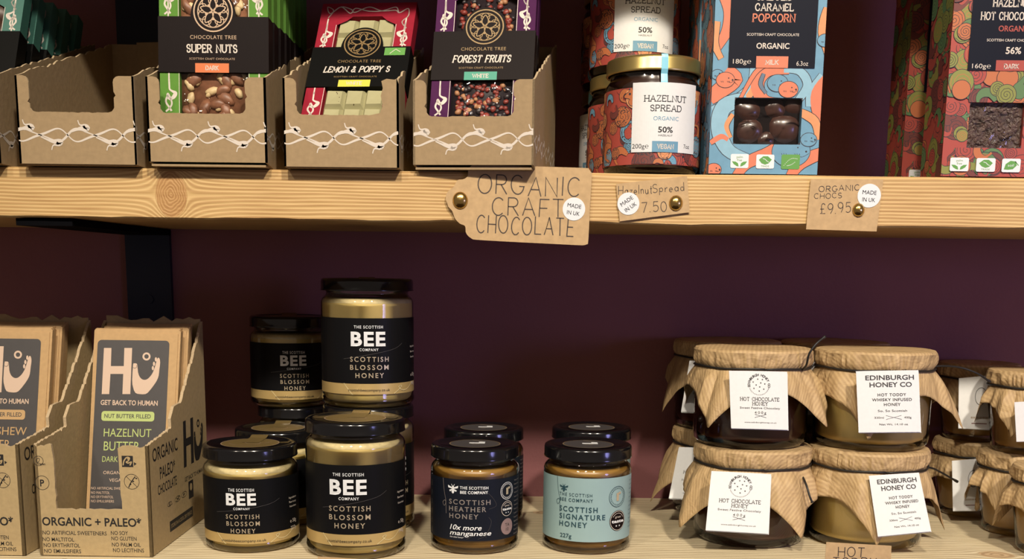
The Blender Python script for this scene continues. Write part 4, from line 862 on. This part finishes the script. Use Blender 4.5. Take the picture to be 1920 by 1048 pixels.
def signature_label(mb, cy, k, h):
    v0, v1 = .0098, .0570; wrapl(mb, cy, k, v0, v1, 'duck_egg'); h = .0003
    bee_icon(mb, cy, 1058, 914, 16, 'teal_ink', h)
    for t_, x, y, w_, hh, b_, s_ in (('THE SCOTTISH', 1080, 928, 61, 6.5, .0, 1.25), ('BEE COMPANY', 1081, 938, 62, 6.5, .01, 1.25), ('SCOTTISH', 1085, 955.5, 71, 10, .02, 1.3), ('SIGNATURE', 1092, 970, 85, 10, .02, 1.3), ('HONEY', 1075, 983, 52, 10, .02, 1.3), ('227g', 1061, 1003.5, 21, 8, .01, 1.)):
        tx(mb, cy, t_, x, y, w_, hh, 'teal_ink', h, bold=b_, sp=s_)
    round_badge(mb, cy, 1156, 931, 29, None, 'teal_ink', 'ring', h); round_badge(mb, cy, 1156, 976, 29, 'choc_brown', 'white_ink', 'taste', h)
    threads(mb, cy, v0, v1, 'teal_ink', -.0255)
    for j in range(12): text(mb, cy, 'honey from', cy.R*1.26, v1-.004-j*.0032, .0012, 'teal_ink', h)
bs = 'small cream blossom honey jars'; bl = 'large cream blossom honey jars'
s1 = honey_jar('honey_jar', -.2057, .7962, 0, .0351, .0764, 'creamed_honey', bee_label('S'), 'small blossom honey jar at front left of the jars, beside the chocolate bar carton', bs, seal_gold)
l1 = honey_jar('honey_jar', -.1251, .7830, 0, .0367, .0982, 'creamed_honey', bee_label('L'), 'large blossom honey jar standing at the front with gold seal on its lid', bl, seal_gold)
dup(s1, (-.2032, .8768, 0), rad(4), 'small blossom honey jar in the second row, mostly hidden between two front jars')
dup(l1, (-.1272, .8634, 0), rad(40), 'large blossom honey jar behind the front one, carrying the top jar')
dup(l1, (-.1272, .8634, .0986), rad(9), 'topmost large blossom honey jar, highest on the lower shelf')
honey_jar('honey_jar', -.2035, .9460, 0, .0330, .0870, 'creamed_honey', lambda mb, cy, k, h: wrapl(mb, cy, k, .011, .060, 'black_label'), 'rearmost low honey jar, only its black lid showing under the raised small jar', 'small cream blossom honey jars', lambda mb, fp, k, h, c: mb.disc(fp, 0, 0, .6*k, 'gold_seal', .0002))
dup(s1, (-.2062, .9450, .0874), rad(14), 'small blossom honey jar raised on another jar at the back')
h1 = honey_jar('honey_jar', -.0387, .8006, 0, .0333, .0778, 'heather_honey', heather_label, 'front amber honey jar with dark navy label lettered SCOTTISH HEATHER HONEY', 'heather honey jars', seal_dark, foam=False)
dup(h1, (-.0387+.003, .8850, 0), rad(3), 'honey jar hidden behind the dark navy labelled heather honey')
g1 = honey_jar('honey_jar', .0458, .8059, 0, .0333, .0778, 'heather_honey', signature_label, 'front amber honey jar with pale duck-egg blue label lettered SIGNATURE HONEY', 'signature honey jars', seal_dark, foam=False)
dup(g1, (.0534, .8961, 0), rad(3), 'honey jar hidden behind the pale blue labelled jar')

# ------------------------------------------------------------ paper capped honey jars
def tri_(x): x = x % 1.0; return 1-abs(2*x-1)*2
def capped_jar(label, X, Y, z, r, h, honey, phi, s, seed, group, beta=20, band=.0138, taper=1.0, corner_out=(0, 0, 0, 0), crumple=1.0, cat='honey jar'):
    t = thing('paper_capped_jar', (X, Y, z), label, cat, group); c = Vector((X, Y, z)); k = r*.965; zs = h-band; tp = taper
    b0 = k*tp
    mb = MB(); mb.lathe(c, [(0, .0022), (.78*b0, .0018), (.84*b0, 0), (.93*b0, .0008), (.985*b0, .0040), (b0, .0085), (b0+(k-b0)*.5, zs*.5), (k, zs-.010), (k*.985, zs-.005), (k*.93, zs-.001), (k*.92, h-.003)], 'jar_glass', 84); mb.build('glass_body', t, smooth=True)
    mb = MB(); b1 = b0-.0016; k1 = k-.0016
    mb.lathe(c, [(0, .0046), (.82*b1, .0046), (.93*b1, .0066), (.985*b1, .0105), (b1+(k1-b1)*.5, zs*.5), (k1, zs-.011), (k1*.95, zs-.004), (0, zs-.003)], honey, 84); mb.build('honey', t, smooth=True)
    # the square paper: rings from the centre outwards
    R = r; Rn = r-.0022; n = 256; rows = []; nf = lambda th, f, sd: noise.noise(Vector((cos(th)*f, sin(th)*f, sd+seed*3.1)))
    NS = 12; V = []; UV = []
    for i in range(n):
        th = 2*pi*i/n; col = []; sl = s/max(abs(cos(th-phi)), abs(sin(th-phi)))
        L = 0
        for (q, dz) in ((0, 0), (.35, 0), (.7, .0002), (.92, .0001), (.975, -.0005), (1., -.0020)): col.append((R*q, h+dz+(0.0005*nf(th, 2.2, 5+q*3)*q if q > .3 else 0), R*q))
        L = R
        for kk in range(1, 6):
            f = kk/5; rr = R+(.0011*crumple*nf(th, 5, 1+f)+.0009*crumple*tri_(nf(th, 4, 9)*2.5))*sin(pi*min(1, f*1.1))-(R-Rn)*max(0, f-.72)/.28
            col.append((rr, h-.002-(band-.002)*f+(.0007*nf(th, 3, 2) if f < 1 else 0), L+band*f))
        L = R+band; ls = max(.006, sl-L+.0015*nf(th, 2, 7))
        # corner index for the flare
        d = ((th-phi)/(pi/2)-.5) % 4; ci = int(d+.5) % 4; cw = max(0, 1-abs(((d+.5) % 1)-.5)*2.0); 
        be = rad(beta+corner_out[ci]*cw+6*nf(th, 1.5, 11))
        for kk in range(1, NS+1):
            f = kk/NS; tt = ls*f; g = min(1, tt/.010)
            pl = (.0026*tri_(th*9/(2*pi)+.6*nf(th, 2, 3))*(1-.35*f)+.0022*nf(th, 6, 4))*crumple*g
            bb = be*(1.0-.25*f)
            col.append((Rn+.0006+tt*sin(bb)+pl+.0012*g, zs-.0006-tt*cos(bb)*.985, L+tt))
        rows.append(col)
    m_ = len(rows[0])
    for i, col in enumerate(rows):
        th = 2*pi*i/n
        for (rr, zz, L) in col: V.append(c+Vector((rr*sin(th), -rr*cos(th), zz))); UV.append((L*cos(th-phi+.3)+.5, L*sin(th-phi+.3)+.5))
    F = [(i*m_+j, ((i+1) % n)*m_+j, ((i+1) % n)*m_+j+1, i*m_+j+1)[::-1] for i in range(n) for j in range(m_-1)]
    mb = MB(); b = mb.add(V, F, 'kraft_ribbed'); mb.uv = {b+i: u for i, u in enumerate(UV)}
    o = mb.build('paper_cover', t, smooth=True, auto=28); md = o.modifiers.new('paper thickness', 'SOLIDIFY'); md.thickness = .00022; md.offset = 0
    mb = MB(); mb.tube([c+Vector(((Rn+.0016)*sin(a*2*pi/48), -(Rn+.0016)*cos(a*2*pi/48), zs+.0002+.0004*sin(a*.7))) for a in range(49)], .0008, 'string', 6); mb.build('elastic_tie', t, smooth=True)
    return t
def loose_end(t, pts):
    mb = MB(); P = [Vector(p) for p in pts]; out = []
    for i in range(len(P)-1):
        a, b, c_, d = P[max(0, i-1)], P[i], P[i+1], P[min(len(P)-1, i+2)]
        for j in range(6): q = j/6; out.append(.5*(2*b+(c_-a)*q+(2*a-5*b+4*c_-d)*q*q+(3*b-a-3*c_+d)*q**3))
    out.append(P[-1]); mb.tube(out, .0008, 'string', 8, lambda q: 1 if q < .93 else 1.5); mb.build('elastic_end', t, smooth=True)
def hang_tag(t, px, ytop, ybot, kind, bow=.0008, frac=1.0):
    (tl, tr, br, bl) = px; q = Quad(at(*bl, 'y', ybot), at(*br, 'y', ybot), at(*tr, 'y', ytop), at(*tl, 'y', ytop), bow)
    mb = MB(); n = 8
    for hh, sg in ((0, 1), (-.0004, -1)):
        for i in range(n):
            f = [q(i/n, 0, hh), q((i+1)/n, 0, hh), q((i+1)/n, 1, hh), q(i/n, 1, hh)]; mb.add(f, [(0, 1, 2, 3) if sg > 0 else (3, 2, 1, 0)], 'paper_white')
    # folded back leaf
    for i in range(n): mb.add([q(i/n+.01, -.012, -.0009), q((i+1)/n+.01, -.012, -.0009), q((i+1)/n+.01, .97, -.0009), q(i/n+.01, .97, -.0009)], [(0, 1, 2, 3)], 'paper_white')
    h = .0002; T = lambda s_, u, v, sz, w_, m='grey_ink', **kk: text(mb, q, s_, u, v, sz, m, h, width=w_, **kk)
    PT = lambda s_, u, v, sz, w_, lw=.14: pen_text(mb, q, s_, u, v, sz, 'grey_ink', h, width=w_, lw=lw, serif=True)
    if kind == 'choc':
        text(mb, q, 'EDINBURGH HONEY CO', .5, .76, .05, 'ink', h, width=2*pi*.175*.62, bold=.02, arc=(.175, rad(200))) if False else None
        for i, ch in enumerate('EDINBURGH HONEY CO'):
            a = rad(188-196*i/17); text(mb, q, ch, .5+.175*cos(a), .76+.175*sin(a), .042, 'grey_ink', h, bold=.025, rot=a-pi/2) if ch != ' ' else None
        for i in range(22): a = rad(200+140*i/21); mb.stroke(q, [(.5+.165*cos(a), .76+.165*sin(a)), (.5+.180*cos(a+.02), .76+.180*sin(a+.02))], .006, 'grey_ink', h)
        for (x, y) in ((-.02, .10), (.06, .095), (-.10, .05), (.03, .035), (.10, .02), (-.05, .0), (.01, -.035), (-.09, -.06), (.08, -.07), (0, -.105)):
            P = [(.5+x+.016*(1 if i % 2 == 0 else .45)*cos(rad(90+36*i)), .76+y+.016*(1 if i % 2 == 0 else .45)*sin(rad(90+36*i))) for i in range(10)]; mb.fill(q, P, 'grey_ink', h)
        PT('HOT CHOCOLATE', .51, .515, .058, .67); PT('HONEY', .51, .437, .058, .26); T('Sweet Festive Chocolaty', .51, .365, .036, .70); T('400g', .51, .285, .045, .20, sp=1.5)
        for s_ in (1, -1): mb.stroke(q, [(.41, .225+s_*.028), (.61, .225-s_*.028)], .006, 'grey_ink', h)
        T('www.edinburghhoney.co.uk', .51, .115, .024, .56)
    elif kind == 'toddy':
        T('EDINBURGH', .53, .89, .078, .78, bold=.018); T('HONEY CO', .54, .775, .078, .68, bold=.018)
        T('HOT TODDY', .55, .610, .048, .46, bold=.014, sp=1.15); T('WHISKY INFUSED', .55, .530, .048, .64, bold=.014, sp=1.1); T('HONEY', .55, .452, .048, .27, bold=.014, sp=1.1)
        T('So, So Scottish', .55, .350, .036, .47); T('330ml', .33, .240, .032, .15); T('400g', .79, .240, .032, .12); T('Net Wt. 14.10 oz', .56, .130, .032, .46)
        for s_ in (1, -1): mb.stroke(q, [(.44, .240+s_*.032), (.69, .240-s_*.032)], .005, 'grey_ink', h)
    elif kind == 'ring':
        mb.ring(q, .62, .62, .16, .012, 'grey_ink', h); mb.rect(q, .38, .85, .10, .115, 'sq_dark', h)
        for i in range(12): mb.rect(q, .36+i*.045, .36+i*.045+.02, .20, .235, 'dim_gold', h)
    mb.build('paper_label', t)
def in_jar(a): return rad(a)
gc, gt = 'hot chocolate honey jars', 'whisky honey jars'
H1 = .0741
e1 = capped_jar('dark hot chocolate honey jar, front one standing on the shelf', .1760, .8408, 0, .0450, H1, 'dark_honey', in_jar(-19), .0785, 1, gc, 21, corner_out=(4, 6, 0, 6))
hang_tag(e1, ((1334, 883), (1446, 889), (1441, 1001), (1323, 994)), .7925, .7800, 'choc')
e2 = capped_jar('dark hot chocolate honey jar stacked on the front one', .1735, .8455, H1+.0003, .0450, H1, 'dark_honey', in_jar(5), .0745, 2, gc, 24, corner_out=(10, 8, 0, 4))
hang_tag(e2, ((1367, 695), (1476, 697), (1478, 806), (1371, 803)), .7955, .7880, 'choc', .0018)
t1 = capped_jar('pale whisky honey jar, front one standing on the shelf', .2655, .8394, 0, .0450, H1, 'toddy_honey', in_jar(38), .0800, 3, gt, 19, corner_out=(8, 0, 0, 0))
hang_tag(t1, ((1629, 892), (1723, 886), (1746, 996), (1646, 1006)), .7905, .7780, 'toddy', .0010)
t2 = capped_jar('pale whisky honey jar stacked on the front one', .2670, .8445, H1+.0003, .0450, H1, 'toddy_honey', in_jar(27), .0775, 4, gt, 20, corner_out=(14, 0, 0, 0))
hang_tag(t2, ((1605, 696), (1722, 694), (1727, 810), (1610, 811)), .7945, .7870, 'toddy', .0012)
e3 = capped_jar('dark hot chocolate honey jar in the back row, lower', .1715, .9345, 0, .0450, H1, 'dark_honey', in_jar(-30), .0810, 5, gc, 24, corner_out=(6, 10, 0, 8))
hang_tag(e3, ((1273, 838), (1376, 842), (1356, 940), (1254, 934)), .8880, .8700, 'choc')
e4 = capped_jar('dark hot chocolate honey jar in the back row, upper', .1700, .9365, H1+.0003, .0450, H1, 'dark_honey', in_jar(-28), .0760, 6, gc, 22)
hang_tag(e4, ((1293, 676), (1392, 680), (1376, 778), (1277, 772)), .8890, .8740, 'choc')
t3 = capped_jar('pale whisky honey jar in the back row, lower, hidden by the front pair', .2625, .9345, 0, .0450, H1, 'toddy_honey', in_jar(20), .0780, 7, gt, 20)
t4 = capped_jar('pale whisky honey jar in the back row, upper, its lid just showing', .2610, .9360, H1+.0003, .0450, H1, 'toddy_honey', in_jar(70), .0740, 8, gt, 18)
hang_tag(t4, ((1498, 676), (1584, 670), (1600, 772), (1506, 777)), .8850, .8700, 'toddy')
loose_end(e1, [at(1497, 884, 'y', .822), at(1503, 890, 'y', .812), at(1512, 910, 'y', .800), at(1518, 930, 'y', .796), at(1523, 942, 'y', .796)])
loose_end(e2, [at(1504, 694, 'y', .815), at(1512, 684, 'y', .806), at(1517, 664, 'y', .802), at(1530, 645, 'y', .802), at(1547, 631, 'y', .806)])
loose_end(t2, [at(1748, 688, 'y', .825), at(1768, 686, 'y', .83), at(1800, 689, 'y', .838), at(1832, 700, 'y', .840), at(1856, 716, 'y', .845)])
loose_end(t1, [at(1722, 878, 'y', .825), at(1745, 877, 'y', .832), at(1765, 886, 'y', .845), at(1795, 903, 'y', .855)])
gs = 'small amber jars with paper caps at right'; hs_ = .0655
def small(label, X, Y, z, phi, seed, s=.0640, **k): return capped_jar(label, X, Y, z, .0330, hs_, 'small_honey', in_jar(phi), s, seed, gs, 22, band=.0125, taper=.84, crumple=1.25, **k)
m1 = small('small amber jar in the back row, lower, with a white tag', .3890, .9420, 0, 30, 11)
hang_tag(m1, ((1785, 864), (1850, 858), (1846, 957), (1787, 958)), .9050, .8980, 'ring')
m2 = small('small amber jar in the back row, upper, with a white tag', .3885, .9440, hs_+.0003, 20, 12)
hang_tag(m2, ((1798, 709), (1866, 703), (1858, 806), (1797, 803)), .9070, .9000, 'ring')
m3 = small('small amber jar in the middle row, lower', .4000, .8740, 0, 4, 13, .0610)
m4 = small('small amber jar in the middle row, upper, with a white tag at its right', .4030, .8760, hs_+.0003, 6, 14, .0600)
hang_tag(m4, ((1902, 754), (1968, 750), (1966, 826), (1906, 828)), .8330, .8310, 'ring')
m5 = small('small amber jar nearest the camera at the right frame edge', .3990, .8070, 0, 10, 15, .0620)

# ------------------------------------------------------------ chocolate bar cartons
def fair(mb, mp, px, py, w_, mat, h):
    u, v, a, b = span(mp, px, py, w_, w_); k = abs(a)/2; kk = abs(b)/2
    mb.rect(mp, u-k, u+k, v-kk, v+kk, mat, h); P = smooth_pts([(u+x*k, v+y*kk) for x, y in ((-.8, -.7), (-.6, .1), (-.1, .7), (.4, .6), (.15, .1), (-.2, -.1), (.1, -.3), (.7, -.1), (.4, -.7))], 4); mb.stroke(mp, P, k*.22, 'hu_carton', h+.00006)
    mb.disc(mp, u+.15*k, v+.45*kk, k*.16, 'hu_carton', h+.00006, ry=kk*.16); mb.fill(mp, [(u+k*1.15, v-kk*.1), (u+k*1.6, v-kk*.4), (u+k*1.15, v-kk*.75)], mat, h)
def circ(mb, mp, px, py, w_, kind, h, mat='ink'):
    u, v, a, b = span(mp, px, py, w_, w_); r, ry = abs(a)/2, abs(b)/2; mb.ring(mp, u, v, r, .00035, mat, h, ry=ry)
    if kind == 'P': text(mb, mp, 'P', u, v, ry*1.0, mat, h, width=r*.6, bold=.02)
    elif kind == 'wheat':
        mb.stroke(mp, [(u-r*.7, v+ry*.7), (u+r*.7, v-ry*.7)], .00035, mat, h); mb.stroke(mp, smooth_pts([(u-r*.45, v-ry*.8), (u-r*.1, v-ry*.1), (u+r*.5, v+ry*.7)], 3), .0007, mat, h)
        for q in (-.3, .1, .5): mb.disc(mp, u+r*(q+.12), v+ry*(q-.05), r*.13, mat, h, n=8, ry=ry*.1)
    elif kind == 'veg':
        mb.stroke(mp, smooth_pts([(u-r*.2, v-ry*.5), (u-r*.4, v+ry*.2), (u+r*.1, v+ry*.6), (u+r*.2, v+ry*.1), (u-r*.2, v-ry*.5)], 3), .0004, mat, h); text(mb, mp, 'Vegan', u+r*.6, v-ry*.6, ry*.5, mat, h, width=r*1.6, bold=.02)
HAND = [(380, 400), (390, 388), (408, 388), (418, 402), (424, 465), (440, 510), (468, 533), (500, 532), (530, 508), (556, 470), (575, 420), (592, 360), (603, 337), (616, 345), (622, 380), (615, 440), (608, 500), (590, 545), (560, 590), (520, 640), (490, 662), (440, 662), (400, 650), (380, 600), (372, 540)]
def hu_mark(mb, mp, Z, mat, inner, h):
    """H and cupped-hand u under a ring; Z maps sketch units to the surface"""
    F = lambda L: [Z(*p) for p in L]
    mb.fill(mp, F([(120, 250), (187, 250), (182, 412), (297, 412), (302, 250), (372, 250), (355, 662), (285, 662), (292, 482), (178, 482), (167, 662), (100, 662)]), mat, h)
    mb.fill(mp, F(smooth_pts(HAND, 2, True)), mat, h)
    for (x, y) in ((584, 352), (567, 392), (557, 430)): mb.fill(mp, F([(x+10*cos(a*.7), y+20*sin(a*.7)) for a in range(9)]), mat, h+.00003)
    mb.stroke(mp, F([(500+28*cos(a*.3), 326+28*sin(a*.3)) for a in range(21)]), abs(Z(516, 0)[0]-Z(500, 0)[0]), mat, h, closed=True)
    mb.stroke(mp, F([(380, 425), (395, 432), (412, 424), (414, 402)]), .0003, inner, h+.00005)
def hu_carton(label):
    O = Vector((-.3459, .7485, .0003)); W = .0806; D_ = .139; T = .0022; U = Vector((1, 0, 0)); fr = Frame(O, U, (0, 0, 1)); HF = .0800
    t = thing('bar_carton', O+U*W/2, label, 'carton', 'chocolate bar display cartons')
    q = lambda x, y: fr.P(x, y)
    a, b = q(98, 833)[0], q(220, 833)[0]; a2, b2 = q(106, 953)[0], q(229, 953)[0]; vb = q(170, 955)[1]
    pts = [(0, 0), (W, 0), (W, HF)]+torn((W, HF), (b, HF), 9, .0006, 3, .3)+[(b, HF-.002)]+torn((b, HF-.002), (b2, vb), 8, .0003, 5)+[(b2, vb)]+torn((b2, vb), (a2, vb), 14, .0003, 4, .2)+[(a2, vb)]+torn((a2, vb), (a, HF-.003), 9, .0004, 6, .2)+[(a-.001, HF)]+torn((a-.001, HF), (0, HF), 6, .0006, 7, .3)+[(0, HF)]
    mb = MB(); mb.prism(fr, pts, -T, 0, 'hu_carton', 'carton_edge'); h = .0001
    tx(mb, fr, 'ORGANIC + PALEO*', 172, 978, 186, 16, 'ink', h, bold=.02)
    for s_, x0, x1, y in (('NO ARTIFICIAL SWEETENERS', 80, 200, 999), ('NO MALTITOL', 80, 139, 1011), ('NO ERYTHRITOL', 82, 150, 1022), ('NO EMULSIFIERS', 83, 152, 1033), ('NO SOY', 208, 240, 999), ('NO GLUTEN', 209, 256, 1009.5), ('NO PALM OIL', 210, 264, 1021), ('NO LECITHINS', 212, 270, 1031.5)):
        tx(mb, fr, s_, (x0+x1)/2, y, x1-x0, 7.5, 'ink', h, bold=.005)
    circ(mb, fr, 72, 864, 18, 'veg', h); circ(mb, fr, 79, 905, 26, 'P', h); fair(mb, fr, 239, 865, 21, 'ink', h); circ(mb, fr, 247, 903, 28, 'wheat', h); mb.build('front_panel', t)
    fs = Frame(O+U*W, (0, 1, 0), (0, 0, 1)); P = fs.P
    prof = [P(262, 828), P(321, 802), P(319, 790), P(323, 767), P(332, 759), P(338, 768), P(345, 735), P(356, 680), P(367, 613), (D_-.002, .162), (D_, .160)]
    side = [(0, 0), (D_, 0)]+[(D_, .160)]+torn((D_, .160), P(338, 760), 40, .0006, 9, .1)+[P(334, 757), P(326, 762), P(320, 785), P(321, 801)]+torn(P(321, 802), (0, HF), 26, .0005, 8, .1)+[(0, HF)]
    mb = MB(); mb.prism(fs, side, -T, 0, 'hu_carton', 'carton_edge')
    Zs = lambda x, y: P(345+(x-100)*31/520, 792+(y-250)*78/412) if False else (P(343, 833)[0]+(x-100)*.052/520, P(343, 800)[1]+.004-(y-250)*.036/412)
    hu_mark(mb, fs, Zs, 'ink', 'hu_carton', h)
    for s_, x, y, w_, hh in (('ORGANIC', 310, 842, 48, 26), ('PALEO*', 314, 879, 29, 24), ('CHOCOLATE', 314, 909, 36, 19)):
        u, v = P(x, y); k = .74/2042; text(mb, fs, s_, u, v, hh*k*1.05, 'ink', h, width=abs(P(x-w_/2, y)[0]-P(x+w_/2, y)[0]), bold=.01)
    u, v = P(363, 880); text(mb, fs, 'GET BACK TO HUMAN', u, v-.004, .0035, 'ink', h, width=.046, bold=.01)
    for (x, y, kd) in ((333, 935, 'wheat'), (345, 927, 'P')): circ(mb, fs, x, y, 10, kd, h)
    circ(mb, fs, 318, 945, 8, 'veg', h); u, v = P(358, 917); mb.rect(fs, u-.006, u+.006, v-.007, v+.007, 'ink', h); mb.disc(fs, u, v+.002, .003, 'hu_carton', h+.00005)
    u0, v0 = P(318, 976); u1 = P(362, 976)[0]; mb.rect(fs, u0, u1, v0-.009, v0-.001, 'ink', h); text(mb, fs, 'STORE IN A COOL DRY PLACE', (u0+u1)/2, v0-.005, .003, 'hu_carton', h+.00006, width=(u1-u0)*.9)
    mb.build('side_panel', t)
    fl = Frame(O+U*T, (0, 1, 0), (0, 0, 1)); mb = MB(); mb.prism(fl, side, -T, 0, 'hu_carton', 'carton_edge'); mb.build('side_panel', t)
    fb = Frame(O+Vector((0, D_, 0)), U, (0, 0, 1)); mb = MB()
    mb.prism(fb, [(T, 0), (W-T, 0), (W-T, .162)]+torn((W-T, .162), (T, .164), 16, .0013, 12, .3)+[(T, .164)], -T, -.0001, 'hu_carton', 'carton_edge'); mb.build('back_panel', t)
    mb = MB(); mb.box(fr, T, W-T, 0, T, -D_+T, -T, 'hu_carton'); mb.build('base_panel', t)
    return t
hc = hu_carton('kraft chocolate bar carton lettered ORGANIC + PALEO, left of the honey jars')
SH = -.0905
dup(hc, hc.location+Vector((SH, -.002, 0)), 0, 'kraft chocolate bar carton cut by the left frame edge')
def bar(label, dx, lines, pill, titlem, y0=.808, group='chocolate bars', art=True, dz=0):
    lean = rad(15); V = Vector((0, sin(lean), cos(lean))); O = Vector((-.3005+dx, y0, .0045+dz)); fr0 = Frame(O-Vector((dx, 0, 0)), (1, 0, 0), V); fr = Frame(O, (1, 0, 0), V)
    t = thing('chocolate_bar', O, label, 'chocolate', group); Q = fr0.P
    u0, u1 = Q(177, 640)[0], Q(337, 640)[0]; Lh = Q(260, 618)[1]; T = .0052
    mb = MB(); n = 10; pts = [(u0, 0), (u1, 0), (u1+.0004, Lh-.001), (u1-.0012, Lh), ((u0+u1)/2, Lh-.0006), (u0+.0008, Lh), (u0-.0006, Lh-.0008)]
    mb.prism(fr, pts, -T, -.0006, 'hu_paper'); mb.prism(fr, [(u0+.0012, .001), (u1-.0015, .001), (u1-.0015, Lh-.0030), (u0+.0012, Lh-.0030)], -.0006, 0, 'hu_paper')
    for s_, x in ((1, u1),): mb.add([fr(x-.0012, Lh, -.0006), fr(x+.001, Lh+.001, -T*.5), fr(x-.001, Lh-.004, -T)], [(0, 1, 2)], 'hu_paper')
    mb.build('paper_wrapper', t); mb = MB(); h = .0002
    a, b = Q(183.5, 640)[0], Q(318, 640)[0]; mb.rrect(fr, a, b, Q(250, 975)[1] if False else .004, Q(250, 638)[1], .0032, 'hu_dark', h); h += .0001
    Z = lambda x, y: Q(170+x*.2099, 600+y*.2099)
    hu_mark(mb, fr, Z, 'hu_skin', 'hu_dark', h)
    R = lambda s_, x0, x1, y, hh, m='hu_skin', **k: tx(mb, Frame_shift(fr, fr0), s_, (x0+x1)/2, y, x1-x0, hh, m, h, **k)
    R('GET BACK TO HUMAN', 189, 296, 755, 9.5, bold=.02)
    p, q_ = Q(190, 789), Q(290, 772); mb.rrect(fr, p[0], q_[0], p[1], q_[1], .0022, pill, h); h += .0001; R('NUT BUTTER FILLED', 196, 283, 780, 8, 'hu_dark', bold=.01)
    for (s_, x0, x1, y, hh) in lines: R(s_, x0, x1, y, hh, titlem)
    for (s_, x0, x1, y, hh) in (('ORGANIC', 194, 234, 886, 6.5), ('VEGAN', 205, 234, 900, 6.5), ('NO ARTIFICIAL SWEETENERS', 171, 250, 915.5, 5), ('NO MALTITOL', 171, 206, 923.5, 5), ('NO ERYTHRITOL', 171, 213, 931.5, 5), ('NO EMULSIFIERS', 171, 214, 939.5, 5)): R(s_, x0, x1, y, hh)
    mb.build('printed_panel', t)
    return t
class Frame_shift:
    def __init__(s, f, f0): s.f, s.f0 = f, f0
    def __call__(s, u, v, h=0): return s.f(u, v, h)
    def P(s, x, y): return s.f0.P(x, y)
b1 = bar('front chocolate bar in kraft wrapper with green lettering HAZELNUT BUTTER', 0, [('HAZELNUT', 195, 284, 811, 16), ('BUTTER', 195, 262, 836, 18), ('DARK CHOCOLATE', 192, 292, 861, 11)], 'hu_lime', 'hu_lime')
b2 = bar('front chocolate bar in the left edge carton with tan FILLED pill', -.1005, [('CASHEW', 208, 293, 811, 16), ('BUTTER', 195, 262, 836, 18), ('DARK CHOCOLATE', 192, 292, 861, 11)], 'hu_tan', 'hu_tan')
for src, nm in ((b1, 'carton beside the honey jars'), (b2, 'left edge carton')):
    L0 = src.location.copy()
    for k, o_ in enumerate(('second', 'third', 'fourth', 'fifth', 'sixth')):
        dup(src, L0+Vector((.0012*((k*7) % 4)-.0012, .0060*(k+1), .0007*(k+1))), rad((-1) ** k*.5), 'kraft wrapped chocolate bar, %s from the front in the %s' % (o_, nm))
